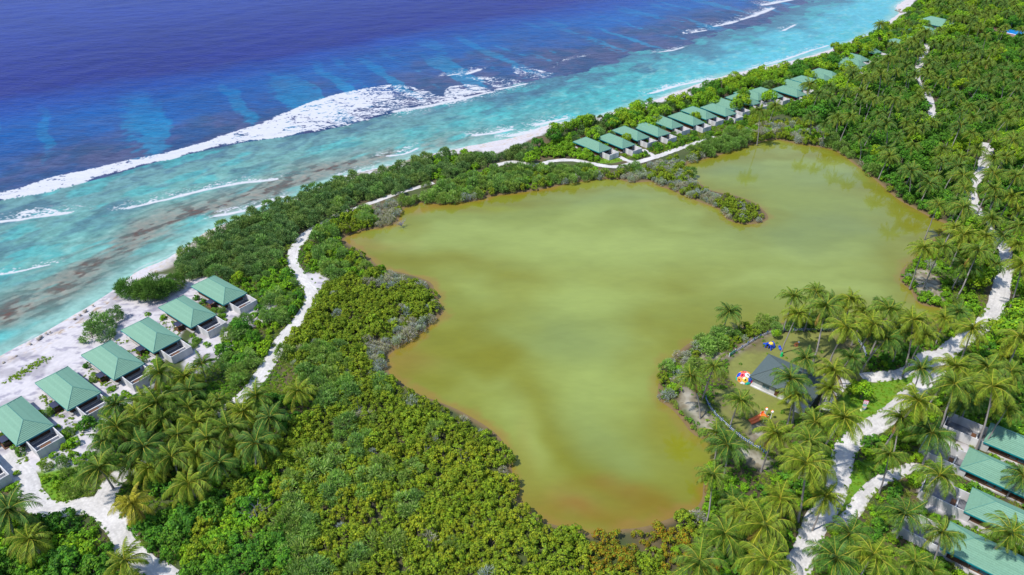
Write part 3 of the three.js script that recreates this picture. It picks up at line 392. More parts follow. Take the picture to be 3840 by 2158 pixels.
function makeVilla(cl, far, shed, steps) {
  const t = thing('villa'); const E = 2.62;
  hipRoof(t, -4, 4, -16.8, 0, E, 2.5, 4.1, { roof: M.roof, ridge: M.ridge, fascia: M.fascia, tints: roofTints }, 11, far, 0.09);
  mesh('plinth', boxGeo(-3.6, 3.6, -0.1, 0.32, -16.2, -0.7), M.concrete, t);
  const wx = 3.1;
  mesh('end_wall', boxGeo(-wx, wx, 0.3, E - 0.05, -1.65, -1.5), M.woodD, t); mesh('end_wall', boxGeo(-wx, wx, 0.3, E - 0.05, -15, -14.85), M.white, t);
  for (const s of [-1, 1]) {
    const w = mesh('side_wall', boxGeo(s * wx - 0.08, s * wx + 0.08, 0.3, E - 0.05, -14.84, -1.66), M.wood, t), x0 = s * (wx + 0.08), x1 = s * (wx + 0.13), bx = (a, b, c, d, e = 0) => boxGeo(Math.min(x0, x1) + s * e, Math.max(x0, x1) + s * e, a, b, c, d);
    if (!far) {
      const dr = mesh('door', bx(0.34, 2.35, -5.2, -3.6), M.woodD, t); mesh('handle', bx(1.2, 1.32, -5.1, -5.0, 0.052), M.white, dr);
      for (let k = 0; k < 2; k++) { const z = -8.3 + k * 1.55, wn = mesh('window', bx(0.8, 2.3, z, z + 1.4), M.wood, t); for (let r = 0; r < 2; r++) mesh('pane', bx(0.88 + r * 0.72, 1.5 + r * 0.72, z + 0.1, z + 1.3, 0.053), M.glass, wn); }
      for (let k = 0; k < 5; k++) mesh('cladding_board', bx(0.35 + k * 0.42, 0.73 + k * 0.42, -14.8, -9.2), M.wood, t);
      for (let k = 0; k < 5; k++) mesh('cladding_board', bx(0.35 + k * 0.42, 0.73 + k * 0.42, -3.3, -1.9), M.wood, t);
    }
  }
  if (steps) for (let k = 0; k < 3; k++) mesh('step', boxGeo(3.6 + k * 0.35, 3.95 + k * 0.35, -0.05, 0.30 - k * 0.1, -5.6, -3.2), M.concrete, t);
  // open-air walled courtyard under and beyond the hip end
  const H = 2.42, x0 = -2.15, x1 = 3.7, th = 0.16;
  mesh('courtyard_floor', boxGeo(x0 + th, x1 - th, -0.05, 0.1, -1.49, cl - th), M.floor, t);
  mesh('courtyard_wall', boxGeo(x0, x0 + th, -0.1, H, -1.3, cl - th), M.white, t); mesh('courtyard_wall', boxGeo(x1 - th, x1, -0.1, H, -1.3, cl - th), M.white, t); mesh('courtyard_wall', boxGeo(x0, x1, -0.1, H + 0.003, cl - th, cl), M.white, t);
  mesh('low_wall', boxGeo(x0 + th, x1 - th, 0.1, 0.62, 1.25, 1.5), M.white, t);
  if (!far) {
    const b = mesh('bench', boxGeo(-0.6, 1.6, 0.42, 0.5, 1.62, 2.5), M.wood, t); for (const [x, z] of [[-0.5, 1.7], [1.42, 1.7], [-0.5, 2.35], [1.42, 2.35]]) mesh('leg', boxGeo(x, x + 0.08, 0.1, 0.42, z, z + 0.08), M.wood, b);
    const sh = mesh('shower_pillar', boxGeo(-1.7, -1.45, 0.1, 2.1, -0.9, -0.7), M.concrete, t); mesh('shower_head', boxGeo(-1.62, -1.53, 2.0, 2.06, -0.7, -0.35), M.navy, sh);
  }
  if (shed) { const p = mesh('porch_canopy', new Geo().box(-5.5, -3.7, 1.75, 1.87, -7.1, -4.7).build(), M.navy, t); for (const [x, z] of [[-5.42, -7.0], [-5.42, -4.88]]) mesh('post', boxGeo(x, x + 0.12, 0, 1.75, z, z + 0.12), M.navy, p); mesh('deck', boxGeo(-5.6, -3.62, -0.05, 0.22, -7.4, -4.3), M.wood, t); mesh('side_panel', boxGeo(-5.3, -3.7, 0.22, 1.3, -4.85, -4.75), M.woodD, t); }
  return t;
}
{
  const near = makeVilla(5.2, false, true, false), east = makeVilla(8.2, false, false, true), far = makeVilla(4.6, true, false, false);
  const add = (proto, [x, d, a], label, group) => { const v = copyOf(proto, label, group); v.userData.category = 'villa'; put(v, x, d, a); };
  const ord = ['first', 'second', 'third', 'fourth', 'fifth', 'sixth', 'seventh', 'eighth', 'ninth', 'tenth', 'eleventh', 'twelfth', 'thirteenth', 'fourteenth', 'fifteenth', 'sixteenth', 'seventeenth', 'eighteenth', 'nineteenth', 'twentieth', 'last'];
  leftVillas.forEach((v, k) => add(near, v, k === 6 ? 'green hip roofed beach villa ending its row beside the tall coastal hedge' : `green hip roofed beach villa with white courtyard, ${ord[6 - k]} in its row from the coastal hedge`, 'beach villas in a row on the white sand'));
  eastVillas.forEach((v, k) => add(east, v, `green tiled garden villa with brown wooden side wall, ${ord[k]} from the lawn sign`, 'garden villas among the palms by the road'));
  rowVillas.forEach((v, k) => add(far, v, `small green roofed villa with white courtyard, ${ord[k]} in the shore row from the bright hedge`, 'villas in the long row along the lagoon shore'));
}
// large roofs of the far restaurant
for (const [px, py, w, l, e, turn, name] of [[1915, 175, 15, 24, 4.5, 24, 0], [1830, 235, 12, 18, 3.5, 24, 0], [1700, 300, 9, 14, 3, 28, 1], [1620, 320, 8, 12, 3, 28, 1]]) {
  const t = thing(name ? 'pavilion' : 'restaurant', name ? 'small green roofed pavilion half hidden by palm crowns' : 'large pale green hip roof rising above the far palms', name ? 'pavilion' : 'restaurant', name ? 'pavilions behind the lone shore palm' : 'roofs of the far restaurant');
  hipRoof(t, -w / 2, w / 2, -l / 2, l / 2, e, w * 0.26, w * 0.4, { roof: M.roof, ridge: M.ridge, fascia: M.fascia }, 12, true);
  mesh('wall', boxGeo(-w / 2 + 1, w / 2 - 1, 0, e - 0.1, -l / 2 + 1, l / 2 - 1), M.white, t);
  const [x, d] = G(...zoom('c', [[px, py]])[0], e); put(t, x, d, turn * Math.PI / 180);
}
// grey playhouse
{
  const t = thing('playhouse', 'grey hip roofed white house inside the fenced playground', 'house');
  const a = Math.atan2(houseU[1], houseU[0]), W = 11.9, L = 15.5; // x along houseU, z towards the camera side
  hipRoof(t, 0, W, 0, L, 3.2, 2.7, 5.6, { roof: M.slate, ridge: M.slateL, fascia: M.slateL }, 16, false, 0.06);
  mesh('plinth', boxGeo(0.5, W - 0.5, -0.1, 0.3, 0.5, L - 0.5), M.white, t);
  for (const [p, q, r, s] of [[0.8, W - 0.8, 0.8, 0.96], [0.8, W - 0.8, L - 0.96, L - 0.8], [0.8, 0.96, 0.97, L - 0.97], [W - 0.96, W - 0.8, 0.97, L - 0.97]]) mesh('wall', boxGeo(p, q, 0.3, 3.12, r, s), M.white, t);
  for (const z of [3.3, 9.4]) { const w = mesh('window', boxGeo(0.74, 0.795, 1.1, 2.4, z, z + 1.9), M.white, t); for (let k = 0; k < 2; k++) mesh('pane', boxGeo(0.70, 0.735, 1.2, 2.3, z + 0.1 + k * 0.9, z + 0.9 + k * 0.9), M.glass, w); }
  mesh('air_conditioner', boxGeo(0.35, 0.79, 2.3, 2.85, 1.6, 2.5), M.concrete, t);
  const dr = mesh('door', boxGeo(0.74, 0.795, 0.3, 2.4, 6.6, 7.6), M.wood, t); mesh('handle', boxGeo(0.68, 0.735, 1.2, 1.3, 7.4, 7.5), M.navy, dr);
  put(t, houseC[0], houseC[1], a);
  const sh = thing('garden_shed', 'small white flat topped shed beside the grey roofed house', 'shed');
  mesh('wall', boxGeo(-1.5, 1.5, 0, 2.2, -1.3, 1.3), M.white, sh); mesh('roof', boxGeo(-1.7, 1.7, 2.2, 2.32, -1.5, 1.5), M.concrete, sh); const sd = mesh('door', boxGeo(-0.5, 0.4, 0, 1.95, 1.305, 1.35), M.woodD, sh); mesh('handle', boxGeo(0.25, 0.32, 0.95, 1.05, 1.355, 1.4), M.white, sd);
  const [x, d] = S(2640 + 1480 / 4.02, 1400 + 455 / 4.02, 2.2); put(sh, x, d, a);
}
console.log('villas');

// ------------------------------------------------------------------ fence and playground
{
  const blue = std(0.035, 0.10, 0.32, { roughness: 0.5 }), white = std(0.78, 0.8, 0.82, { roughness: 0.6 }), green = std(0.05, 0.32, 0.24);
  const picket = boxGeo(-0.09, 0.09, 0.08, 0.95, -0.02, 0.02), post = boxGeo(-0.07, 0.07, -0.1, 1.15, -0.07, 0.07), postCap = new Geo().box(-0.1, 0.1, 1.15, 1.2, -0.1, 0.1).build();
  const fence = (label, pts, gap) => {
    const t = thing('picket_fence', label, 'fence', 'playground fences'), line = smoothLine(pts.map(([x, y]) => S(x, y)), 3), c = new THREE.CatmullRomCurve3(line.map(([x, d]) => new THREE.Vector3(x, 0, -d))), L = c.getLength(), n = Math.round(L / gap), p = c.getSpacedPoints(n), o = p[0].clone();
    for (let k = 0; k <= n; k++) {
      const a = p[Math.max(0, k - 1)], b = p[Math.min(n, k + 1)], ry = -Math.atan2(b.z - a.z, b.x - a.x), isPost = k % 5 === 0;
      const m = mesh(isPost ? 'post' : 'picket', isPost ? post : picket, blue, t); m.position.copy(p[k]).sub(o); m.rotation.y = ry; if (isPost) mesh('post_cap', postCap, blue, m);
      if (k && k % 5 === 0) { const q = p[k - 5].clone().sub(o), r = p[k].clone().sub(o); for (const y of [0.35, 0.78]) mesh('rail', new Geo().tube([[q.x, y, q.z], [r.x, y, r.z]], 0.04, 4).build(), white, t); }
    }
    t.position.copy(o); scene.add(t); t.name = numbered(t.name);
  };
  const z7 = (l) => l.map(([x, y]) => [2640 + x / 4.02, 1060 + y / 4.02]), z8 = (l) => l.map(([x, y]) => [2640 + x / 4.02, 1400 + y / 4.02]);
  fence('blue picket fence with white rails along the pond bank beside the orange slide', z8([[25, 400], [70, 500], [190, 660], [320, 780], [420, 870], [560, 990], [700, 1080], [840, 1160], [930, 1220]]), 0.55);
  fence('blue picket fence with white rails behind the blue climbing toy', z7([[470, 1060], [600, 985], [700, 915], [890, 815], [1020, 765], [1200, 745], [1360, 740], [1680, 728], [2030, 740]]), 0.55);
  fence('blue picket fence with white rails running past leaning palm trunks', z7([[2200, 760], [2330, 900], [2400, 1000], [2440, 1120]]), 0.55);
  { const t = thing('playground_gate', 'green panel gate with pale figure beside the tall palm trunk', 'gate'); mesh('panel', boxGeo(-1.3, 1.3, 0.12, 1.15, -0.03, 0.03), green, t); for (const x of [-1.36, 1.36]) mesh('post', boxGeo(x - 0.06, x + 0.06, -0.1, 1.3, -0.06, 0.06), white, t); const f = new THREE.RingGeometry(0.2, 0.32, 20); const r = mesh('figure', f, white, t); r.position.set(0.1, 0.65, 0.036); mesh('figure', boxGeo(0.3, 0.75, 0.45, 0.55, 0.031, 0.04), white, t); const a = S(2640 + 375 / 4.02, 1060 + 1130 / 4.02), b = S(2640 + 470 / 4.02, 1060 + 1060 / 4.02); put(t, (a[0] + b[0]) / 2, (a[1] + b[1]) / 2, Math.atan2(b[1] - a[1], b[0] - a[0])); }
  // climbing dome of coloured panels with holes (pentagons and hexagons)
  {
    const t = thing('climbing_dome', 'multicoloured plastic climbing dome of holed panels beside the grey roof', 'playhouse dome'), R = 2.1, ph = (1 + Math.sqrt(5)) / 2;
    const V = []; for (const a of [-1, 1]) for (const b of [-ph, ph]) { V.push([0, a, b], [a, b, 0], [b, 0, a]); } const vs = V.map((q) => new THREE.Vector3(...q));
    const nb = (i) => vs.map((w, j) => j).filter((j) => j !== i && vs[i].distanceTo(vs[j]) < 2.01), faces = [];
    for (let i = 0; i < 12; i++) faces.push(nb(i).map((j) => vs[i].clone().lerp(vs[j], 1 / 3)));
    for (let i = 0; i < 12; i++) for (const j of nb(i)) if (j > i) for (const k of nb(i)) if (k > j && nb(j).includes(k)) faces.push([[i, j], [j, i], [j, k], [k, j], [k, i], [i, k]].map(([a, b]) => vs[a].clone().lerp(vs[b], 1 / 3)));
    const cols = [[0.75, 0.12, 0.06], [0.0, 0.45, 0.3], [0.02, 0.07, 0.55], [0.8, 0.5, 0.06], [0.65, 0.03, 0.06], [0.78, 0.28, 0.05], [0.7, 0.7, 0.7]].map(([r, g, b]) => std(r, g, b, { roughness: 0.35 })); let n = 0;
    const frame = new Geo();
    for (let f of faces) {
      const c = f.reduce((a, b) => a.add(b), new THREE.Vector3()).divideScalar(f.length), nn = c.clone().normalize(); if (nn.y < -0.05) continue;
      const e = f[0].clone().sub(c).normalize(), g2 = new THREE.Vector3().crossVectors(nn, e); f = f.slice().sort((p, q) => Math.atan2(p.clone().sub(c).dot(g2), p.clone().sub(c).dot(e)) - Math.atan2(q.clone().sub(c).dot(g2), q.clone().sub(c).dot(e)));
      const P_ = (p, k, r) => { const v = c.clone().lerp(p, k).normalize().multiplyScalar(R * r); v.y = Math.max(v.y, 0); return v.toArray(); }, geo = new Geo();
      f.forEach((p, k) => { const q = f[(k + 1) % f.length]; geo.quad(P_(p, 0.9, 1.02), P_(q, 0.9, 1.02), P_(q, 0.3, 1.05), P_(p, 0.3, 1.05)); geo.quad(P_(p, 0.9, 0.97), P_(q, 0.9, 0.97), P_(q, 0.9, 1.02), P_(p, 0.9, 1.02)); geo.quad(P_(p, 0.3, 0.97), P_(q, 0.3, 0.97), P_(q, 0.3, 1.05), P_(p, 0.3, 1.05)); frame.tube([P_(p, 1, 0.99), P_(q, 1, 0.99)], 0.05, 4); });
      mesh('panel', geo.build(), cols[(n * 3 + (f.length === 5 ? 1 : 0)) % cols.length], t); n++;
    }
    mesh('frame', frame.build(), white, t);
    const [x, d] = S(2640 + 612 / 4.02, 1400 + 95 / 4.02); put(t, x, d, 0.5);
  }
  const pl = (r, g, b) => std(r, g, b, { roughness: 0.35 });
  { // blue climbing toy
    const t = thing('climbing_toy', 'blue plastic climbing frame with yellow top on the playground grass', 'play frame'), b = pl(0.01, 0.06, 0.5), y = pl(0.8, 0.55, 0.06);
    for (const x of [-0.9, 0.9]) { const g = new Geo().tube([[x, 0, -0.9], [x, 1.2, -0.6], [x, 1.7, 0], [x, 1.2, 0.6], [x, 0, 0.9]], 0.16, 7).build(); mesh('side_arch', g, b, t); }
    for (let k = 0; k < 4; k++) mesh('rung', new Geo().tube([[-0.9, 0.3 + k * 0.35, 0.87 - k * 0.12], [0.9, 0.3 + k * 0.35, 0.87 - k * 0.12]], 0.07, 6).build(), b, t);
    mesh('slide', new Geo().tube([[0, 1.5, -0.1], [0, 1.0, -0.7], [0, 0.35, -1.3], [0, 0.12, -1.9]], 0.38, 8).build(), b, t); mesh('platform', new THREE.CylinderGeometry(0.5, 0.6, 0.3, 10).translate(0, 1.55, 0), y, t); mesh('back_panel', boxGeo(-0.9, 0.9, 0.2, 1.2, -0.06, 0.06), b, t);
    const [x, d] = S(2640 + 995 / 4.02, 1060 + 985 / 4.02); put(t, x, d, 0.7);
  }
  { const t = thing('toy_seat', 'small blue plastic seat lying on the playground grass', 'toy'), b = pl(0.01, 0.06, 0.5); mesh('seat', new THREE.SphereGeometry(0.55, 12, 8, 0, 6.283, 0, 1.7).scale(0.7, 0.6, 1.1).rotateX(0.5).translate(0, 0.35, 0), b, t); mesh('backrest', new THREE.CylinderGeometry(0.35, 0.4, 0.16, 12).rotateX(1.2).translate(0, 0.7, -0.4), b, t); const [x, d] = S(2640 + 1150 / 4.02, 1060 + 1015 / 4.02); put(t, x, d, 0.3); }
  { const t = thing('spring_rider', 'small orange and white spring rider beside the palm trunk', 'toy'), o = pl(0.8, 0.25, 0.05); mesh('body', new THREE.CapsuleGeometry(0.3, 0.6, 4, 10).rotateZ(1.57).translate(0, 0.7, 0), o, t); mesh('head', new THREE.SphereGeometry(0.25, 10, 8).translate(0.6, 1.0, 0), white, t); mesh('spring', new THREE.CylinderGeometry(0.12, 0.16, 0.45, 8).translate(0, 0.22, 0), pl(0.1, 0.15, 0.3), t); mesh('base', new THREE.CylinderGeometry(0.6, 0.65, 0.08, 14).translate(0, 0.04, 0), o, t); const [x, d] = S(2640 + 1392 / 4.02, 1060 + 950 / 4.02); put(t, x, d, 0.2); }
  { const t = thing('green_toy', 'small bright green figure toy behind the grey roof', 'toy'), g = pl(0.0, 0.42, 0.12); mesh('body', new THREE.CylinderGeometry(0.28, 0.4, 0.8, 10).translate(0, 0.4, 0), g, t); mesh('head', new THREE.SphereGeometry(0.3, 12, 8).translate(0, 1.0, 0), g, t); const [x, d] = S(2640 + 1200 / 4.02, 1060 + 1170 / 4.02); put(t, x, d + 1.6); }
  { // orange slide with two figures on posts
    const t = thing('orange_slide', 'orange double slide with two round headed posts near the pond fence', 'slide'), o = pl(0.85, 0.17, 0.02);
    for (const z of [-0.42, 0.42]) { const g = new Geo(); let pr = null; for (let k = 0; k <= 8; k++) { const s = k / 8, x = -2.9 + s * 2.9, y = 0.18 + 1.25 * Math.pow(s, 1.5), row = []; for (const [dz, dy] of [[-0.4, 0.28], [-0.33, 0.0], [0.33, 0.0], [0.4, 0.28]]) row.push(g.v(x, y + dy, z + dz)); if (pr) for (let r = 0; r < 3; r++) { g.tri(pr[r], pr[r + 1], row[r + 1]); g.tri(pr[r], row[r + 1], row[r]); } pr = row; } mesh('chute', g.build(), o, t); }
    mesh('platform', boxGeo(0, 1.1, 1.35, 1.45, -0.85, 0.85), o, t); mesh('side_board', new Geo().box(0.02, 1.08, 1.45, 2.1, 0.82, 0.9).build(), o, t); mesh('side_board', new Geo().box(0.02, 1.08, 1.45, 2.1, -0.9, -0.82).build(), o, t);
    for (const [x, z] of [[0.05, -0.8], [0.05, 0.8], [1.0, -0.8], [1.0, 0.8]]) mesh('post', new THREE.CylinderGeometry(0.06, 0.06, 2.2, 7).translate(x, 1.1, z * 0.95), white, t);
    const [x, d] = S(2640 + 860 / 4.02, 1400 + 720 / 4.02); put(t, x, d, 0.25);
    for (const [px, py, lb] of [[920, 600, 'white and orange round headed post rising behind the orange slide'], [1005, 640, 'orange and white post figure standing among palm fronds by the slide']]) { const q = thing('post_figure', lb, 'play post'); mesh('pole', new THREE.CylinderGeometry(0.06, 0.08, 2.0, 7).translate(0, 1.0, 0), white, q); mesh('head', new THREE.SphereGeometry(0.42, 12, 10).scale(0.8, 1, 0.8).translate(0, 2.3, 0), o, q); mesh('face', new THREE.SphereGeometry(0.3, 10, 8).translate(-0.05, 2.4, 0.24), white, q); const [x2, d2] = S(2640 + px / 4.02, 1400 + py / 4.02 + 12); put(q, x2, d2); }
  }
  { // board sign on the lawn
    const t = thing('lawn_sign', 'tall stacked board sign in pink, white and blue standing on the lawn', 'sign'), c = document.createElement('canvas'); c.width = 128; c.height = 128; const k = c.getContext('2d'); k.fillStyle = '#f3e3ec'; k.fillRect(0, 0, 128, 128); k.fillStyle = '#d23a78'; k.fillRect(0, 0, 128, 6); k.fillRect(0, 58, 128, 4); k.strokeStyle = '#d05a92'; k.lineWidth = 4; for (let q = 0; q < 4; q++) { k.beginPath(); k.ellipse(28 + q * 24, 32, 9, 12, 0, 0, 7); k.stroke(); } k.strokeStyle = '#b0182e'; k.lineWidth = 9; for (const q of [40, 84]) { k.beginPath(); k.moveTo(q - 12, 74); k.lineTo(q + 12, 118); k.moveTo(q + 12, 74); k.lineTo(q - 12, 118); k.moveTo(q - 14, 96); k.lineTo(q + 14, 96); k.stroke(); }
    const tx = new THREE.CanvasTexture(c); tx.colorSpace = THREE.SRGBColorSpace; const bm = new THREE.MeshStandardMaterial({ map: tx, roughness: 0.6, side: THREE.DoubleSide });
    mesh('top_board', boxGeo(-0.55, 0.55, 2.0, 3.1, -0.06, 0.06), pl(0.6, 0.05, 0.12), t); const pr = mesh('print', new THREE.PlaneGeometry(1.0, 1.0).translate(0, 2.55, 0.066), bm, t);
    for (const [y, r, m] of [[1.65, 0.42, pl(0.25, 0.5, 0.45)], [1.2, 0.5, pl(0.7, 0.55, 0.5)], [0.75, 0.45, pl(0.35, 0.4, 0.6)], [0.35, 0.36, pl(0.12, 0.2, 0.5)]]) mesh('round_board', new THREE.CylinderGeometry(r, r, 0.1, 18).rotateX(1.57).translate(0, y, 0), m, t);
    mesh('base', new THREE.CylinderGeometry(0.5, 0.6, 0.12, 12).translate(-0.3, 0.06, 0), white, t);
    const [x, d] = S(3100 + 830 / 6.03, 1380 + 960 / 6.03); put(t, x, d, -0.35);
  }
  { const t = thing('driftwood', 'bleached white driftwood log propped among bank shrubs beside the tall palm', 'log'); mesh('trunk', new Geo().tube([[-0.8, 0.1, 0.3], [-0.2, 0.7, 0.1], [0.2, 1.5, -0.1], [0.1, 2.3, -0.2]], (s) => 0.28 - 0.16 * s, 7).build(), std(0.55, 0.54, 0.58), t); mesh('branch', new Geo().tube([[0.1, 1.5, -0.1], [0.6, 2.0, 0.1], [0.9, 2.5, 0.1]], (s) => 0.12 - 0.08 * s, 6).build(), std(0.55, 0.54, 0.58), t); const [x, d] = S(2640 + 320 / 4.02, 1060 + 830 / 4.02); put(t, x, d); }
  // swimming pool at the far edge of the grove
  { const t = thing('swimming_pool', 'bright blue swimming pool with white rim and brown deck among far palms', 'pool'), pts = [[1830, 850], [1930, 800], [2050, 775], [2250, 760], [2462, 775], [2620, 800], [2640, 1100], [2330, 1090], [2250, 940]].map(([x, y]) => S(3500 + x / 7.24, y / 7.24)), o = pts[0];
    const sh = (grow) => { const s = new THREE.Shape(); const cx = pts.reduce((a, q) => a + q[0], 0) / pts.length, cd = pts.reduce((a, q) => a + q[1], 0) / pts.length; pts.forEach(([x, d], k) => { const l = Math.hypot(x - cx, d - cd), f = (l + grow) / l, X = cx + (x - cx) * f - o[0], D = cd + (d - cd) * f - o[1]; k ? s.lineTo(X, D) : s.moveTo(X, D); }); return s; };
    const ex = (s, h, y) => new THREE.ExtrudeGeometry(s, { depth: h, bevelEnabled: false }).rotateX(-Math.PI / 2).translate(0, y, 0);
    mesh('deck', ex(sh(9), 0.15, -0.1), std(0.28, 0.15, 0.12, { map: mottle }), t); mesh('rim', ex(sh(1.2), 0.2, -0.1), white, t); const w = new THREE.MeshPhysicalMaterial({ roughness: 0.08, ior: 1.33 }); w.color.setRGB(0.01, 0.22, 0.62); mesh('water', ex(sh(0), 0.22, -0.1), w, t); t.position.set(o[0], 0, -o[1]); scene.add(t); }
}
console.log('playground');

// landmarks that labels refer to, in survey pixels
const LANDMARKS = [[985, 560, 'by the pond inlet'], [1890, 535, 'on the curved spit in the pond'], [1690, 440, 'at the root of the pond spit'], [1300, 460, 'on the pond bank below the shore lane'], [1110, 495, 'on the pond bank beside the coast path'], [800, 640, 'beside the bend of the coast path'], [580, 640, 'in the hedge behind the end beach villa'], [880, 470, 'in the beach hedge beside the reef'], [1140, 405, 'in the hedge beside the small white beach'], [1400, 370, 'beside the end villa of the shore row'], [1600, 290, 'between the shore villas and the lagoon'], [1640, 370, 'in the gardens behind the shore villas'], [1850, 220, 'on the lagoon shore beyond the villas'], [1850, 300, 'among the farther shore villas'], [2150, 120, 'near the lone shore palm'], [2330, 60, 'around the restaurant roofs'], [2000, 325, 'on the rim of the upper bay'], [2200, 430, 'on the bay bank under the palm grove'], [2330, 690, 'on the small sandy point by the road'], [1690, 910, 'on the bank outside the playground fence'], [1840, 850, 'beside the lone tall playground palm'], [2020, 780, 'on the bank behind the playground'], [1960, 920, 'around the grey roofed playhouse'], [1900, 1060, 'beside the orange slide'], [2160, 960, 'on the lawn by the board sign'], [2110, 1120, 'beside the sand road fork'], [2400, 1200, 'in the gardens of the garden villas'], [1840, 1220, 'at the pond corner below the fence'], [2000, 1370, 'beside the lower sand road'], [1650, 1360, 'at the lower tip of the pond'], [1350, 1370, 'in the lower thicket below the pond'], [1080, 1280, 'in the middle of the thicket'], [1100, 1060, 'on the thicket edge along the pond'], [1040, 780, 'on the thicket headland in the pond'], [860, 800, 'in the thicket beside the coast path bend'], [690, 900, 'along the shaded stretch of the coast path'], [560, 1080, 'in the palm grove beside the beach villas'], [600, 1360, 'in the broadleaf thicket by the yellow palm'], [150, 1390, 'beside the path below the beach villas'], [150, 1200, 'at the sandy turning path'], [350, 740, 'on the white beach by the villas'], [580, 790, 'behind the beach villa courtyards'], [2470, 640, 'along the sand road by the pond'], [2310, 210, 'beside the forest lane'], [2260, 330, 'in the grove above the bay'], [2480, 330, 'deep in the palm grove'], [2500, 130, 'near the swimming pool'], [2480, 880, 'beside the wide bend of the sand road'], [840, 980, 'in the grey green thicket below the path']];
const whereIs = (x, d) => { const p = P(x, d); let b = 1e18, w = ''; for (const [a, c, t] of LANDMARKS) { const q = (a - p[0]) ** 2 + ((c - p[1]) * 1.4) ** 2; if (q < b) { b = q; w = t; } } return w; };

// ------------------------------------------------------------------ palms
const leafMat = (o = {}) => new THREE.MeshStandardMaterial({ vertexColors: true, roughness: 0.62, side: THREE.DoubleSide, ...o });
const palmMat = new THREE.MeshPhysicalMaterial({ vertexColors: true, roughness: 0.6, side: THREE.DoubleSide, transmission: 0.3, thickness: 0, specularIntensity: 0.3 }), trunkMat = leafMat({ roughness: 0.9 }), nutMat = std(0.36, 0.2, 0.03);
function frondGeo(seed, L, e0, droop, tone) { // one pinnate leaf heading +x
  const r = rngOf(seed), g = new Geo(), n = 24, sp = []; let x = 0, y = 0, a = e0;
  for (let k = 0; k <= n; k++) { sp.push([x, y, a]); a -= droop / n * (0.55 + 0.9 * k / n); x += Math.cos(a) * L / n; y += Math.sin(a) * L / n; }
  const rib = [0.36 * tone[3], 0.33 * tone[3], 0.05];
  g.tube(sp.filter((_, k) => k % 4 === 0 || k === n).map((q) => [q[0], q[1], 0]), (s) => 0.07 - 0.045 * s, 3, rib);
  for (let k = 2; k <= n; k++) for (const s of [-1, 1]) {
    const [px, py, pa] = sp[k], f = k / n, len = L * 0.25 * Math.sin(Math.PI * (0.16 + 0.80 * f)) * (0.85 + 0.3 * r()) + 0.12, sw = 0.65 + 0.5 * f + (r() - 0.5) * 0.16;
    const dir = new THREE.Vector3(Math.cos(sw) , 0, s * Math.sin(sw)), dn = -0.42 - 0.25 * r() - 0.25 * (1 - f);
    const ax = new THREE.Vector3(dir.x * Math.cos(pa) , dir.x * Math.sin(pa) + dn, dir.z).normalize(), w = 0.085 + 0.03 * r(), along = new THREE.Vector3(Math.cos(pa), Math.sin(pa), 0);
    const v = 0.42 + 0.95 * r(), c = [tone[0] * v, tone[1] * v, tone[2] * v], c2 = r() < 0.10 ? [0.26, 0.22, 0.04] : [c[0] * 1.25, c[1] * 1.05, c[2]];
    const i0 = g.v(px - along.x * w, py - along.y * w, 0, c), i1 = g.v(px + along.x * w * 0.7, py + along.y * w * 0.7, 0, c), m = len * 0.6, i2 = g.v(px + ax.x * m + along.x * w * 0.45, py + ax.y * m + along.y * w * 0.45, ax.z * m, c), i3 = g.v(px + ax.x * m - along.x * w * 0.45, py + ax.y * m - along.y * w * 0.45, ax.z * m, c), i4 = g.v(px + ax.x * len, py + ax.y * len - len * 0.12, ax.z * len, c2);
    g.tri(i0, i1, i2); g.tri(i0, i2, i3); g.tri(i3, i2, i4);
  }
  return g.build();
}
const tones = [[0.122, 0.215, 0.017, 1.4], [0.082, 0.185, 0.022, 1.25], [0.18, 0.26, 0.015, 1.5], [0.31, 0.29, 0.016, 1.5]];
const frondSet = tones.map((t, k) => ({ up: frondGeo(11 + k, 4.0, 1.3, 1.1, t), mid: frondGeo(21 + k, 5.0, 0.85, 2.1, t), mid2: frondGeo(31 + k, 5.0, 0.45, 1.75, t), low: frondGeo(41 + k, 4.8, -0.15, 1.25, [t[0] * 1.3, t[1] * 1.05, t[2], t[3] * 1.15]), dead: frondGeo(51 + k, 4.0, -0.5, 0.9, [0.22, 0.13, 0.03, 1]) }));
function crownPlan(seed) { const r = rngOf(seed), L = []; const ring = (kind, n, off) => { for (let k = 0; k < n; k++) L.push([kind, off + (k + (r() - 0.5) * 1.1) / n * 6.2832, 0.72 + 0.42 * r(), (r() - 0.5) * 0.9]); }; ring('up', 5, r() * 6); ring('mid', 8, r() * 6); ring('mid2', 8, r() * 6); ring('low', 7, r() * 6); if (r() < 0.75) ring('dead', 1 + (r() * 3 | 0), r() * 6); return L; }
function palmTrunk(h, lean, seed) { const r = rngOf(seed), pts = []; for (let k = 0; k <= 7; k++) { const s = k / 7; pts.push([lean * (s * s * 0.6 + s * 0.4), h * s - 0.15 * (k === 0), Math.sin(s * 3) * 0.25 * (r() - 0.3)]); } return new Geo().tube(pts, (s) => s < 0.1 ? 0.26 : 0.2 - 0.075 * s, 7, (k, m) => { const v = 0.75 + 0.5 * hash2(k * 7 + m, seed); return [0.26 * v, 0.235 * v, 0.22 * v]; }).build(); }
const palmProtos = [];
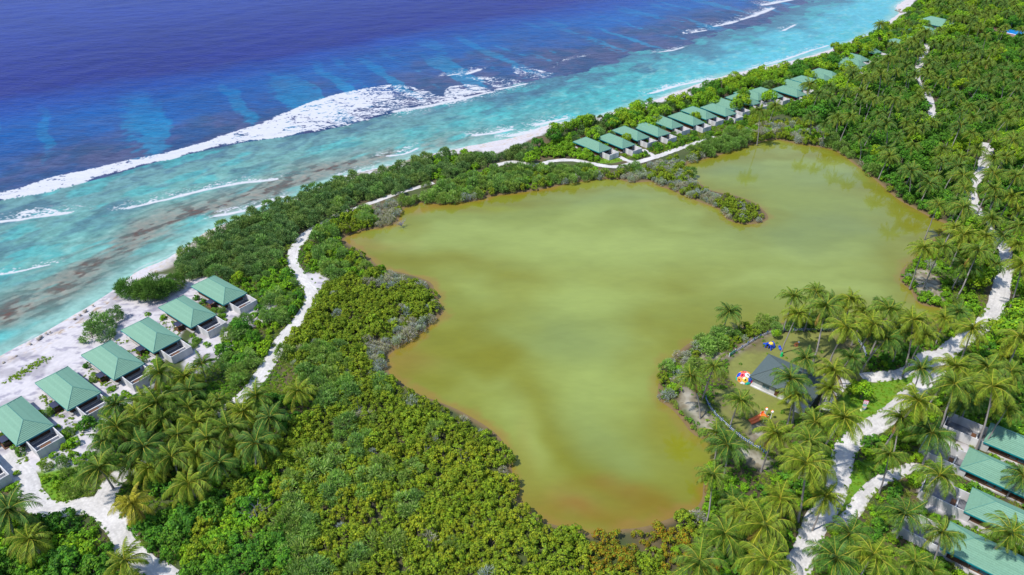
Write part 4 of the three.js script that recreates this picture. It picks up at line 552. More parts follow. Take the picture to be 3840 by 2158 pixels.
for (let k = 0; k < 12; k++) {
  const h = [9, 11, 13, 10.5, 12, 8, 14, 7, 5.2, 6, 4.6, 6.6][k], lean = [1.2, 2.6, 1.6, 0.6, 4.2, 0.8, 2.2, 0.4, 0.5, 1, 0.3, 1.2][k], set = frondSet[[0, 1, 0, 2, 0, 1, 2, 0, 0, 1, 2, 0][k]], plan = crownPlan(500 + k * 7), top = new THREE.Vector3(lean, h, 0);
  const det = thing('coconut_palm'); mesh('trunk', palmTrunk(h, lean, k + 3), trunkMat, det); const list = [];
  for (const [kind, yaw, sc, roll] of plan) { const f = mesh('frond', set[kind], palmMat, det); f.position.copy(top); f.rotation.set(roll, yaw, 0, 'YXZ'); f.scale.setScalar(sc); f.updateMatrix(); list.push(set[kind].clone().applyMatrix4(f.matrix)); }
  const nuts = []; const r = rngOf(k + 90); for (let q = 0; q < 6; q++) nuts.push(new THREE.IcosahedronGeometry(0.16, 1).translate(lean + (r() - 0.5) * 0.8, h - 0.25 - r() * 0.2, (r() - 0.5) * 0.8)); mesh('coconuts', mergeGeometries(nuts), nutMat, det);
  const sim = thing('coconut_palm'); mesh('trunk', det.children[0].geometry, trunkMat, sim); const crown = mergeGeometries(list); mesh('crown', crown, palmMat, sim);
  palmProtos.push({ tone: frondSet.indexOf(set), det, sim, h, lean, all: mergeGeometries([det.children[0].geometry, crown]) });
}
const yellowPalm = (() => { const t = thing('coconut_palm'), set = frondSet[3]; mesh('trunk', palmTrunk(6.5, 0.6, 77), trunkMat, t); for (const [kind, yaw, sc, roll] of crownPlan(931)) { const f = mesh('frond', set[kind], palmMat, t); f.position.set(0.6, 6.5, 0); f.rotation.set(roll, yaw, 0, 'YXZ'); f.scale.setScalar(sc); } return t; })();
const poolAt = S(3500 + 2200 / 7.24, 900 / 7.24), clearOfPool = (x, d) => { const a = Math.hypot(...poolAt), ux = poolAt[0] / a, ud = poolAt[1] / a, dx = x - poolAt[0], dd = d - poolAt[1], f = dx * ux + dd * ud, l = dx * ud - dd * ux; return !(f < 9 && f > -34 && Math.abs(l) < 17); };
const palmSites = [];  // crown position in survey pixels, proto, yaw, scale
{
  const r = rngOf(4711), add = (k, pts, group, label, lo = 0, hi = 8) => { for (const [x, y] of zoom(k, pts)) { const p = lo + Math.floor(r() * (hi - lo)); palmSites.push({ px: x, py: y, p, yaw: r() * 6.283, s: 0.86 + 0.40 * r(), group, label, fixed: true }); } };
  const west = ['coconut palms beside the beach villas', 'coconut palm with arching green fronds in the grove behind the beach villas'];
  add('g', [[870, 160], [1090, 130], [1420, 60], [1225, 265], [1590, 190], [1930, 100], [2250, 60], [2030, 260], [1720, 340], [800, 430], [1090, 480], [1925, 455], [1000, 620], [745, 640], [1650, 600], [1420, 760], [1480, 520], [1040, 230], [1340, 390], [1560, 420], [1830, 220], [1290, 560], [60, 960], [220, 1180], [940, 1340], [1180, 150], [1480, 300], [1650, 130], [1780, 480], [1130, 640], [880, 330], [1420, 180]], ...west, 8, 12);
  add('d', [[1200, 1370], [1390, 1400], [1520, 1300]], ...west, 8, 12);
  const bank = ['palms around the playground and pond bank', 'coconut palm with drooping fronds on a tall bare trunk around the fenced playground'];
  add('f', [[355, 905], [835, 790], [870, 920], [1010, 750], [1140, 830], [1080, 870], [1270, 810], [1380, 910], [1500, 850], [1540, 1110], [1740, 970], [1830, 1080], [1240, 1030], [930, 1260], [1270, 1250], [1140, 1350], [240, 1320], [60, 1390], [820, 1410], [1560, 890], [1440, 1000], [1640, 1060], [1980, 960], [2080, 910], [2190, 1035]], ...bank, 1, 7);
  const road = ['palms beside the sand road', 'coconut palm with broad feathery crown beside the white sand road'];
  add('f', [[2060, 1320], [2300, 1330], [2440, 1250], [1800, 1340], [1820, 430], [1960, 420], [2120, 330], [2290, 340], [2230, 450], [2130, 560], [2360, 550], [2060, 270], [2420, 340], [2330, 190], [2120, 120], [1930, 95], [2360, 50], [2480, 40], [2540, 260], [2550, 130], [2520, 400], [2560, 560], [2550, 1100], [2480, 1350]], ...road, 0, 7);
  add('i', [[440, 130], [840, 80], [1110, 40], [1220, 265], [1640, 255], [1560, 535], [1780, 140], [2110, 130], [1880, 380], [700, 375], [1000, 300], [960, 440], [930, 605], [740, 875], [1080, 855], [620, 1065], [320, 1135], [390, 900], [1940, 700], [1680, 985], [1260, 1135], [1440, 1295], [1960, 1125], [2480, 1130], [2570, 700], [2450, 190], [2340, 30], [260, 375], [340, 470], [230, 690], [130, 1345], [640, 1345], [1160, 1320], [470, 960], [2050, 10], [2200, 60], [1750, 1350], [1890, 1420]], ...road, 0, 7);
  // the grove to the right, read from the picture where single crowns stand out
  const grove = ['palms of the dense grove', 'coconut palm crown in the dense grove beyond the pond'];
  add('c', [[1175, 890], [1270, 880], [1440, 750], [1460, 960], [1600, 760], [1620, 1030], [1690, 930], [1740, 1100], [1030, 710], [1110, 660], [1230, 690], [960, 640], [1275, 520], [1370, 580], [1560, 620], [1700, 850], [1800, 880], [1560, 1180], [1720, 1290], [1900, 1330], [2080, 1260], [2120, 1330], [1960, 1130], [2100, 950], [2170, 800], [2290, 860], [2030, 550], [2150, 560], [1930, 600], [1840, 540], [1690, 500], [1720, 330], [1830, 250], [1950, 220], [2060, 130], [2200, 150], [2330, 480], [2370, 340], [2290, 270], [2500, 760], [2460, 900], [2540, 640], [2420, 600], [2350, 1010], [2490, 1060], [2440, 1180], [2350, 1310], [2520, 1330], [2250, 640], [2060, 720], [1980, 770], [1350, 690], [1480, 860], [1540, 930], [580, 840], [700, 800], [1495, 180], [1690, 165], [1840, 240], [2130, 1420], [2350, 1430], [2230, 1130], [2180, 1010], [1640, 680], [1780, 730], [1500, 560], [1620, 540], [1440, 500], [1560, 440], [1650, 400], [1590, 330], [1780, 400], [1890, 450], [2000, 430], [2120, 420], [2220, 380], [2130, 300], [2010, 310], [1900, 330]], ...grove, 0, 3);
  const forest = GL([[1960, 280], [2050, 215], [2140, 180], [2190, 150], [2260, 120], [2290, 100], [2390, 60], [2330, 20], [2330, -40], [2400, -80], [2760, -80], [2760, 850], [2560, 780], [2520, 620], [2450, 520], [2400, 540], [2330, 520], [2280, 490], [2180, 410], [2130, 350], [2040, 310]], 9);
  const bx = bboxOf(forest), st = 8.4;
  for (let x = bx[0]; x < bx[1]; x += st) for (let d = bx[2]; d < bx[3]; d += st) { const X = x + (r() - 0.5) * st * 0.9, D = d + (r() - 0.5) * st * 0.9; if (r() < 0.1 || !inPoly(forest, X, D) || !inFrame(X, D, 10, 60) || fbm(X * 0.03, D * 0.03, 2) < 0.36 || !clearOfPool(X, D)) continue; const q = P(X, D, 10); palmSites.push({ px: q[0], py: q[1], p: [0, 1, 2, 5, 7, 4, 1, 5][Math.floor(r() * 8)], yaw: r() * 6.283, s: 0.82 + 0.28 * r(), group: grove[0], label: grove[1] }); }
}
{
  const done = [], real = [];
  for (const s of palmSites) {
    const pr = palmProtos[s.p], h = pr.h * s.s, [cx, cd] = G(s.px, s.py, h), bx = cx - Math.cos(s.yaw) * pr.lean * s.s, bd = cd - Math.sin(s.yaw) * pr.lean * s.s;
    if (!s.fixed) { if (polySD(pond, bx, bd) < 1.5 || inVilla(bx, bd, 1) || pathDist(bx, bd) < 0.2 || lineDist(shore, bx, bd) > -12) continue; if (done.some(([a, b]) => (a - cx) ** 2 + (b - cd) ** 2 < 26)) continue; }
    done.push([cx, cd]); real.push({ ...s, bx, bd, z: P(bx, bd)[2] });
  }
  real.sort((a, b) => a.z - b.z);
  const rest = [];
  real.forEach((s, k) => {
    if (k >= 300) { rest.push(s); return; }
    const pr = palmProtos[s.p], hh = pr.h * s.s, o = copyOf(k < 130 ? pr.det : pr.sim, `${hh < 6.5 ? 'low' : hh < 10 ? 'mid height' : 'tall'} ${['green', 'dark green', 'yellowish green'][pr.tone]} coconut palm ${whereIs(s.bx, s.bd)}`, 'coconut palms ' + whereIs(s.bx, s.bd)); o.userData.category = 'palm tree'; put(o, s.bx, s.bd, s.yaw, s.s);
  });
  console.log('palms', real.length, rest.length);
  const byP = {}; for (const s of rest) (byP[s.p] ??= []).push(s);
  const m4 = new THREE.Matrix4(), q4 = new THREE.Quaternion(), up = new THREE.Vector3(0, 1, 0), col = new THREE.Color();
  for (const [p, l] of Object.entries(byP)) { const im = new THREE.InstancedMesh(palmProtos[p].all, palmMat, l.length); im.name = numbered('far_palm_grove'); im.castShadow = im.receiveShadow = true; tag(im, 'far coconut palms merging into one canopy at the picture top', 'palm grove', null, 'stuff'); l.forEach((s, k) => { m4.compose(new THREE.Vector3(s.bx, 0, -s.bd), q4.setFromAxisAngle(up, s.yaw), new THREE.Vector3(s.s, s.s, s.s)); im.setMatrixAt(k, m4); }); scene.add(im); }
  const [yx, yd] = G(...zoom('g', [[985, 925]])[0], 6.5); const y = copyOf(yellowPalm, 'yellow fronded coconut palm at the edge of the sand path fork'); y.userData.category = 'palm tree'; put(y, yx, yd, 2);
}
console.log('palms');

// ------------------------------------------------------------------ shrubs and trees
// crown of leaf faces on many small lobes spread over a dome
function foliage(seed, o) {
  const r = rngOf(seed), g = new Geo(), lobes = [], rn = () => { let x, y, z, l; do { x = r() * 2 - 1; y = r() * 2 - 1; z = r() * 2 - 1; l = x * x + y * y + z * z; } while (l > 1 || l < 0.01); l = Math.sqrt(l); return new THREE.Vector3(x / l, y / l, z / l); };
  for (let k = 0; k < o.lobes; k++) { const d = rn(); d.y = Math.abs(d.y) * 1.1 - (o.low ?? 0.15); d.normalize(); const q = (0.55 + 0.45 * Math.sqrt(r())); lobes.push({ c: new THREE.Vector3(d.x * (o.R - o.lr) * q, o.y0 + Math.max(0, d.y) * (o.H - o.lr) * q, d.z * (o.R - o.lr) * q), d, lr: o.lr * (0.7 + 0.6 * r()), t: 0.82 + 0.36 * r() }); }
  const e = new THREE.Vector3(), f = new THREE.Vector3();
  for (let k = 0; k < o.n; k++) {
    const L = lobes[k % lobes.length], v = rn().addScaledVector(L.d, 0.55).add(new THREE.Vector3(0, 0.35, 0)).normalize(), rad = L.lr * (0.72 + 0.36 * r()), p = L.c.clone().addScaledVector(v, rad);
    const tone = L.t * (0.74 + 0.52 * r()), base = o.cols[r() * o.cols.length | 0], c = [base[0] * tone * 2.15, base[1] * tone * (o.green ?? 2.25), base[2] * tone * (o.blue ?? 1.1)];
    const l = o.ll * (0.7 + 0.6 * r()), w = o.lw * (0.7 + 0.6 * r());
    if (o.wisp) { // slender sprays that point outwards
      e.copy(v).add(rn().multiplyScalar(0.75)).add(new THREE.Vector3(0.25, 0.3, 0)).normalize(); f.crossVectors(e, rn()).normalize().multiplyScalar(w / 2);
      const a = g.v(p.x - f.x, p.y - f.y, p.z - f.z, c), b = g.v(p.x + f.x, p.y + f.y, p.z + f.z, c), t = g.v(p.x + e.x * l, p.y + e.y * l, p.z + e.z * l, c.map((q) => q * 1.12)); g.tri(a, b, t);
    } else {
      const n = v.clone().add(rn().multiplyScalar(0.6)).normalize(); e.crossVectors(n, rn()).normalize(); f.crossVectors(n, e).normalize();
      const q = (a, b) => g.v(p.x + e.x * l * a + f.x * w * b, p.y + e.y * l * a + f.y * w * b, p.z + e.z * l * a + f.z * w * b, c); const i0 = q(-0.5, 0), i1 = q(0.05, -0.5), i2 = q(0.5, 0), i3 = q(0.05, 0.5); g.tri(i0, i1, i2); g.tri(i0, i2, i3);
    }
  }
  return { leaf: g.build(), lobes };
}
function stems(seed, lobes, y, rad, col = [0.16, 0.13, 0.10]) { const r = rngOf(seed), g = new Geo(); if (y > 1.2) g.tube([[0, -0.1, 0], [0.08, y * 0.5, 0.05], [0, y, 0]], (s) => rad * (1.3 - 0.5 * s), 6, col); for (let k = 0; k < lobes.length; k += y > 1.2 ? 1 : 3) { const c = lobes[k].c, m = [c.x * 0.45 + (r() - 0.5) * 0.3, mix(y, c.y, 0.55), c.z * 0.45 + (r() - 0.5) * 0.3]; g.tube([[c.x * 0.04, y > 1.2 ? y * 0.85 : -0.05, c.z * 0.04], m, [c.x, c.y, c.z]], (s) => rad * (0.7 - 0.55 * s), 4, col); } return g.build(); }
const KINDS = {
  mangrove: { short: 'rounded olive green mangrove shrub', name: 'mangrove_shrub', cat: 'shrub', label: 'rounded olive green mangrove shrub in the dense thicket by the pond', group: 'mangrove thicket around the pond', o: { lobes: 24, R: 1.95, H: 2.3, y0: 0.5, lr: 0.5, n: 780, ll: 0.31, lw: 0.25, cols: [[0.125, 0.158, 0.012], [0.105, 0.148, 0.014], [0.155, 0.178, 0.02], [0.09, 0.14, 0.02]], green: 2.12 }, y: 0.4, rad: 0.09, max: 300 },
  feather: { short: 'feathery grey green shrub', name: 'feathery_shrub', cat: 'shrub', label: 'grey green feathery shrub with fine wispy foliage beside the sand path', group: 'feathery coastal shrubs', o: { lobes: 14, R: 2.3, H: 2.9, y0: 0.6, lr: 0.8, n: 1000, ll: 0.62, lw: 0.17, wisp: true, cols: [[0.115, 0.17, 0.06], [0.10, 0.155, 0.045], [0.14, 0.185, 0.085], [0.085, 0.155, 0.025]], blue: 1.3 }, y: 0.5, rad: 0.09, max: 300 },
  hedge: { short: 'dark green wind combed shrub', name: 'coastal_shrub', cat: 'shrub', label: 'dark green wind combed shrub in the hedge along the beach', group: 'dark coastal hedge', o: { lobes: 15, R: 2.6, H: 3.4, y0: 0.7, lr: 0.85, n: 1100, ll: 0.58, lw: 0.18, wisp: true, cols: [[0.085, 0.138, 0.04], [0.10, 0.152, 0.052], [0.072, 0.124, 0.042], [0.118, 0.16, 0.065]], blue: 1.7 }, y: 0.6, rad: 0.1, max: 300 },
  leafy: { short: 'bright green leafy shrub', name: 'leafy_shrub', cat: 'shrub', label: 'bright green broad leaved shrub among villas, paths and palms', group: 'bright leafy shrubs', o: { lobes: 13, R: 1.8, H: 1.9, y0: 0.35, lr: 0.6, n: 460, ll: 0.42, lw: 0.32, cols: [[0.105, 0.185, 0.012], [0.085, 0.165, 0.014], [0.13, 0.20, 0.012], [0.075, 0.15, 0.02]] }, y: 0.3, rad: 0.07, max: 300 },
  dark: { short: 'deep green broad leaved shrub', name: 'broadleaf_shrub', cat: 'shrub', label: 'deep green broad leaved shrub in the shaded undergrowth', group: 'deep green undergrowth shrubs', o: { lobes: 14, R: 2.2, H: 2.6, y0: 0.5, lr: 0.75, n: 560, ll: 0.46, lw: 0.34, cols: [[0.048, 0.125, 0.016], [0.036, 0.10, 0.018], [0.066, 0.14, 0.016], [0.05, 0.11, 0.03]] }, y: 0.4, rad: 0.09, max: 300 },
  dry: { short: 'half bare grey twiggy shrub', name: 'dry_shrub', cat: 'shrub', label: 'half bare greyish shrub with bleached twigs at the pond edge', group: 'dry grey shrubs along the pond edge', o: { lobes: 13, R: 1.6, H: 1.8, y0: 0.3, lr: 0.6, n: 620, ll: 0.58, lw: 0.085, wisp: true, cols: [[0.21, 0.20, 0.23], [0.18, 0.175, 0.20], [0.25, 0.24, 0.27], [0.12, 0.135, 0.05], [0.13, 0.15, 0.03]], blue: 1.85 }, y: 0.2, rad: 0.06, max: 300 },
  rust: { short: 'rust orange tinted shrub', name: 'rusty_shrub', cat: 'shrub', label: 'rust and orange tinted shrub at the lower pond bank', group: 'orange tinted shrubs on the lower bank', o: { lobes: 14, R: 1.5, H: 1.5, y0: 0.3, lr: 0.5, n: 460, ll: 0.34, lw: 0.2, cols: [[0.16, 0.10, 0.012], [0.13, 0.12, 0.014], [0.11, 0.135, 0.016], [0.17, 0.085, 0.012], [0.10, 0.13, 0.02]] }, y: 0.2, rad: 0.06, max: 300 },
  tree: { short: 'light green broad crowned tree', name: 'broadleaf_tree', cat: 'tree', label: 'light green broad crowned tree standing above the shrubs', group: 'light green broadleaf trees', o: { lobes: 20, R: 3.4, H: 3.0, y0: 3.2, lr: 1.15, low: 0.35, n: 1000, ll: 0.5, lw: 0.38, cols: [[0.12, 0.19, 0.012], [0.095, 0.17, 0.014], [0.145, 0.2, 0.014], [0.08, 0.155, 0.02]] }, y: 3.0, rad: 0.2, max: 300, part: ['crown', 'trunk'] },
  darktree: { short: 'dark green dense crowned tree', name: 'shade_tree', cat: 'tree', label: 'dark green dense crowned tree rising among the palms and villas', group: 'dark green trees', o: { lobes: 20, R: 3.2, H: 3.4, y0: 3.0, lr: 1.1, low: 0.35, n: 1000, ll: 0.5, lw: 0.36, cols: [[0.04, 0.115, 0.016], [0.032, 0.095, 0.018], [0.055, 0.13, 0.02]] }, y: 2.8, rad: 0.2, max: 300, part: ['crown', 'trunk'] },
  ironwood: { short: 'feathery dark ironwood tree', name: 'ironwood_tree', cat: 'tree', label: 'feathery dark ironwood tree standing on the white sand by the villas', group: 'ironwood trees on the beach', o: { lobes: 30, R: 4.0, H: 4.0, y0: 2.2, lr: 1.35, low: 0.45, n: 3600, ll: 0.85, lw: 0.16, wisp: true, cols: [[0.045, 0.095, 0.035], [0.06, 0.11, 0.04], [0.05, 0.105, 0.028]] }, y: 2.9, rad: 0.26, max: 300, part: ['crown', 'trunk'] },
};
const foliageMat = new THREE.MeshPhysicalMaterial({ vertexColors: true, roughness: 0.9, side: THREE.DoubleSide, transmission: 0.3, thickness: 0, specularIntensity: 0.25 }), barkMat = leafMat({ roughness: 0.95 });
const foliageMats = [[1, 1, 1], [0.82, 0.9, 0.95], [1, 0.95, 0.8], [0.9, 1, 0.85], [0.74, 0.84, 0.9], [0.97, 0.9, 0.75]].map((c) => { const m = foliageMat.clone(); m.color.setRGB(...c); return m; });
for (const [k, K] of Object.entries(KINDS)) {
  K.sites = []; K.protos = []; K.merged = [];
  for (let v = 0; v < 6; v++) {
    const seed = v * 97 + k.length * 13 + k.charCodeAt(0), { leaf, lobes } = foliage(seed, K.o), st = stems(seed + 1, lobes, K.y, K.rad, k === 'dry' ? [0.24, 0.23, 0.26] : undefined), t = thing(K.name, K.label, K.cat, K.group);
    mesh(K.part?.[0] ?? 'foliage', leaf, foliageMats[v], t); mesh(K.part?.[1] ?? 'stems', st, barkMat, t); K.protos.push(t); K.merged.push(mergeGeometries([leaf, st]));
  }
}
const taken = new Map();
function freeSpot(x, d, r) { const k = (i, j) => i + ',' + j, ci = Math.floor(x / 4), cj = Math.floor(d / 4); for (let i = ci - 1; i <= ci + 1; i++) for (let j = cj - 1; j <= cj + 1; j++) for (const [a, b, c] of taken.get(k(i, j)) ?? []) if ((a - x) ** 2 + (b - d) ** 2 < (r + c) ** 2 * 0.25) return false; const kk = k(ci, cj); if (!taken.has(kk)) taken.set(kk, []); taken.get(kk).push([x, d, r]); return true; }
const rv = rngOf(90210);
function addShrub(kind, x, d, s, keep) { if (!keep && (!inFrame(x, d, 2, 90) || inVilla(x, d, 1.0) || inHouse(x, d, 1.2))) return; KINDS[kind].sites.push({ x, d, s, yaw: rv() * 6.283, v: rv() * 6 | 0, z: P(x, d)[2] }); }
// fill a survey polygon: mix is a function of plan position returning a kind
function fill(poly, spacing, pick, o = {}) {
  const g = Array.isArray(poly[0]) && o.plan ? poly : GL(poly, o.h ?? 1.6), b = bboxOf(g);
  for (let x = b[0]; x < b[1]; x += spacing) for (let d = b[2]; d < b[3]; d += spacing) {
    const X = x + (rv() - 0.5) * spacing * 0.95, D = d + (rv() - 0.5) * spacing * 0.95, u = rv();
    if (!inPoly(g, X, D) || u < (o.drop ?? 0)) continue;
    if (pathDist(X, D) < (o.path ?? 0.9)) continue;
    if (Math.abs(X - 60) < 140 && D < 330 && polySD(pond, X, D) < (o.pond ?? 0.4)) continue;
    if (!o.beach && lineDist(shore, X, D) > -(o.shore ?? 8)) continue;
    if (o.open !== false && (areaHit(playAreas, X, D) < 0.5 || areaHit(lawnAreas, X, D) < 0.3)) continue;
    if (o.sand !== true && (areaHit(sandAreas, X, D) < 0.4 || areaHit(dirtAreas, X, D) < -0.6)) continue;
    let k = pick(X, D, P(X, D, 1.6)); if (!k) continue; if (X > 150 && !clearOfPool(X, D)) { if (Math.hypot(X - poolAt[0], D - poolAt[1]) < 16) continue; k = 'leafy'; }
    if (!freeSpot(X, D, spacing * 0.9)) continue;
    addShrub(k, X, D, (o.s ?? 1) * (0.76 + 0.66 * Math.pow(rv(), 1.3)));
  }
}
const near2 = (p, x, y, r) => Math.hypot(p[0] - x, p[1] - y) < r;
// thicket in front of the pond
fill([[800, 712], [870, 696], [945, 682], [1040, 702], [1092, 737], [1105, 790], [1065, 835], [1010, 868], [972, 900], [975, 945], [1040, 988], [1140, 1028], [1240, 1088], [1280, 1150], [1290, 1230], [1320, 1285], [1390, 1322], [1475, 1345], [1560, 1338], [1660, 1315], [1760, 1290], [1790, 1400], [1900, 1600], [300, 1600], [420, 1460], [375, 1370], [330, 1320], [420, 1275], [560, 1230], [640, 1180], [700, 1090], [790, 1040], [800, 990], [720, 905], [705, 868], [745, 820], [785, 770]], 1.7, (x, d, p) => {
  const n = fbm(x * 0.07 + 3, d * 0.07, 3), n2 = vnoise(x * 0.35, d * 0.35), pd = polySD(pond, x, d);
  if (p[0] > 1480 && p[1] > 1320 && p[0] < 1830) { if (n2 < 0.55 && p[1] < 1440) return 'rust'; return n2 < 0.75 ? 'mangrove' : 'leafy'; }
  if (p[0] < 720 && p[1] > 1180) return n < 0.42 ? 'dark' : n2 < 0.6 ? 'leafy' : n2 < 0.85 ? 'mangrove' : 'feather';
  if (p[0] > 920 && p[1] < 900 && pd < 16) return n2 < 0.62 - pd * 0.03 ? 'dry' : 'mangrove';
  if (pd < 3.6 && n2 < 0.4) return 'dry';
  const fz = near2(p, 800, 950, 110) || near2(p, 880, 1010, 90) || near2(p, 930, 1190, 120) || near2(p, 700, 1300, 90) || near2(p, 880, 1380, 60);
  if (fz && n + n2 * 0.6 < 0.80) return 'feather';
  if (n2 > 0.91) return 'dry';
  if (p[0] < 1200 && p[1] > 900 && vnoise(x * 0.6 + 40, d * 0.6) > 0.83) return 'feather';
  return n < 0.36 && p[0] < 900 ? 'feather' : 'mangrove';
});
// hedge along the beach
fill([[432, 690], [445, 655], [520, 590], [600, 550], [690, 508], [760, 480], [850, 445], [960, 436], [1060, 398], [1165, 372], [1245, 392], [1150, 430], [1060, 460], [900, 512], [830, 548], [760, 590], [722, 640], [690, 660], [620, 690], [560, 690], [490, 700]], 2.3, (x, d, p) => { const n = vnoise(x * 0.2, d * 0.2); return p[0] > 1090 && p[0] < 1200 && n > 0.35 ? 'leafy' : n > 0.86 ? 'feather' : 'hedge'; }, { h: 2.6, shore: 4.5, s: 1.05 });
// belt between path and pond
fill([[880, 530], [1000, 498], [1090, 474], [1180, 428], [1240, 424], [1300, 416], [1420, 410], [1500, 420], [1545, 428], [1600, 416], [1700, 388], [1730, 400], [1745, 450], [1690, 480], [1590, 462], [1490, 456], [1335, 483], [1220, 500], [1100, 516], [1015, 530], [1000, 575], [915, 582], [862, 600], [790, 600], [800, 565]], 2.1, (x, d, p) => { const n = vnoise(x * 0.28, d * 0.28), pd = polySD(pond, x, d); if (p[0] > 1500) return n < 0.55 ? 'dry' : n < 0.8 ? 'mangrove' : 'feather'; if (p[0] > 940 && p[0] < 1010) return n < 0.6 ? 'dry' : 'mangrove'; if (p[0] < 940) return n < 0.5 ? 'mangrove' : n < 0.8 ? 'feather' : 'leafy'; return pd < 3 && n < 0.3 ? 'dry' : n < 0.72 ? 'feather' : n < 0.82 ? 'leafy' : 'mangrove'; }, { h: 2.0, path: -0.2 });
fill([[766, 600], [862, 606], [940, 663], [960, 680], [880, 697], [812, 692], [768, 655]], 2.2, (x, d) => { const n = vnoise(x * 0.3, d * 0.3); return n < 0.35 ? 'mangrove' : n < 0.6 ? 'leafy' : n < 0.9 ? 'feather' : 'rust'; }, { drop: 0.12 });
fill([[1636, 458], [1720, 408], [1740, 447], [1790, 484], [1850, 494], [1900, 514], [1934, 551], [1907, 563], [1830, 556], [1811, 530], [1717, 495]], 1.7, (x, d, p) => { const n = vnoise(x * 0.4, d * 0.4); return p[0] > 1800 ? (n < 0.35 ? 'dry' : 'mangrove') : n < 0.6 ? 'dry' : 'mangrove'; }, { h: 1.4, s: 0.8 });
// rim of the far bay
fill([[1715, 405], [1760, 358], [1850, 330], [1900, 298], [2000, 296], [2100, 330], [2135, 375], [2200, 425], [2262, 485], [2350, 540], [2385, 562], [2340, 555], [2262, 508], [2190, 446], [2144, 412], [2100, 382], [2050, 370], [1958, 353], [1884, 368], [1750, 410]], 2.3, (x, d, p) => { const n = vnoise(x * 0.22, d * 0.22); if (p[0] > 1880 && p[0] < 2080) return n < 0.55 ? 'mangrove' : n < 0.75 ? 'dry' : 'leafy'; return n < 0.65 ? 'feather' : n < 0.8 ? 'dry' : 'mangrove'; }, { h: 2.2, s: 1.1 });
// bright hedge beside the first row villa
fill([[1245, 395], [1300, 378], [1370, 360], [1420, 340], [1470, 365], [1525, 400], [1510, 410], [1420, 395], [1380, 388], [1300, 400]], 2.0, (x, d, p) => p[0] < 1330 ? 'hedge' : 'leafy', { h: 1.6, s: 1.05 });
// coastal belt in front of the row villas and its gaps
fill([[1370, 350], [1400, 318], [1480, 300], [1570, 280], [1650, 262], [1720, 240], [1800, 206], [1900, 182], [2010, 158], [2070, 140], [2140, 112], [2220, 80], [2262, 50], [2300, 15], [2340, -30], [2460, -60], [2400, 40], [2320, 80], [2240, 110], [2170, 140], [2100, 175], [2030, 205], [1960, 230], [1880, 260], [1800, 285], [1700, 325], [1600, 350], [1500, 380]], 2.9, (x, d, p) => { const n = vnoise(x * 0.12, d * 0.12), m = rv(); return n < 0.35 ? (m < 0.4 ? 'darktree' : 'hedge') : n < 0.62 ? (m < 0.35 ? 'tree' : 'leafy') : m < 0.35 ? 'dark' : m < 0.7 ? 'hedge' : 'tree'; }, { h: 3, shore: 7, s: 1.05 });
// gardens behind the row villas
fill([[1490, 412], [1600, 395], [1700, 370], [1800, 345], [1900, 310], [1990, 280], [2060, 215], [2200, 140], [2150, 130], [2000, 215], [1860, 275], [1700, 330], [1560, 375]], 2.4, (x, d) => { const n = vnoise(x * 0.3, d * 0.3); return n < 0.6 ? 'leafy' : n < 0.8 ? 'dark' : 'feather'; }, { h: 1, s: 0.8, path: 0.8 });
// undergrowth of the palm grove
const forestPoly = [[1960, 275], [2050, 205], [2140, 170], [2260, 110], [2390, 50], [2340, -10], [2400, -90], [2780, -90], [2780, 1050], [2576, 1000], [2480, 860], [2440, 760], [2420, 640], [2400, 560], [2330, 520], [2280, 490], [2180, 410], [2130, 350], [2040, 300]];
fill(forestPoly, 3.0, (x, d, p) => { const n = fbm(x * 0.035, d * 0.035, 3), m = rv(); return n < 0.46 ? (m < 0.82 ? 'dark' : m < 0.9 ? 'darktree' : 'leafy') : n < 0.64 ? (m < 0.3 ? 'leafy' : m < 0.95 ? 'dark' : 'tree') : m < 0.75 ? 'leafy' : 'tree'; }, { h: 2, s: 1.25, path: 1.3 });
// road sides and gardens at the lower right
fill([[1770, 1170], [1820, 1160], [1900, 1240], [2010, 1160], [2080, 1080], [2090, 1000], [2180, 900], [2300, 870], [2440, 800], [2600, 800], [2700, 1100], [2700, 1600], [1740, 1600], [1740, 1300], [1768, 1240]], 2.1, (x, d, p) => { const n = fbm(x * 0.06, d * 0.06, 2), m = rv(); if (near2(p, 1840, 1230, 75)) return 'leafy'; return n < 0.46 ? (m < 0.65 ? 'dark' : 'leafy') : m < 0.75 ? 'leafy' : 'dark'; }, { h: 1.2, s: 0.8, path: 0.9 });
// peninsula banks
fill([[1655, 960], [1660, 915], [1700, 880], [1750, 845], [1860, 815], [1890, 800], [1960, 780], [2060, 800], [2200, 800], [2300, 800], [2300, 830], [2180, 815], [1980, 820], [1880, 845], [1790, 890], [1720, 935], [1690, 985], [1670, 1010]], 2.1, (x, d, p) => { const n = vnoise(x * 0.3, d * 0.3); return n < 0.45 ? 'feather' : n < 0.6 ? 'dry' : n < 0.8 ? 'mangrove' : 'leafy'; }, { drop: 0.18, s: 0.95 });
fill([[1680, 1020], [1730, 1070], [1790, 1110], [1830, 1160], [1800, 1170], [1770, 1120], [1700, 1060]], 2.0, (x, d) => (vnoise(x * 0.4, d * 0.4) < 0.5 ? 'dry' : 'leafy'), { drop: 0.3, s: 0.7, sand: true, h: 0.8 });
fill([[2264, 690], [2300, 650], [2360, 600], [2440, 620], [2470, 720], [2440, 800], [2380, 820], [2330, 770], [2290, 730]], 2.4, (x, d) => { const n = vnoise(x * 0.3, d * 0.3); return n < 0.3 ? 'feather' : n < 0.8 ? 'leafy' : 'dry'; }, { drop: 0.25, s: 0.9 });
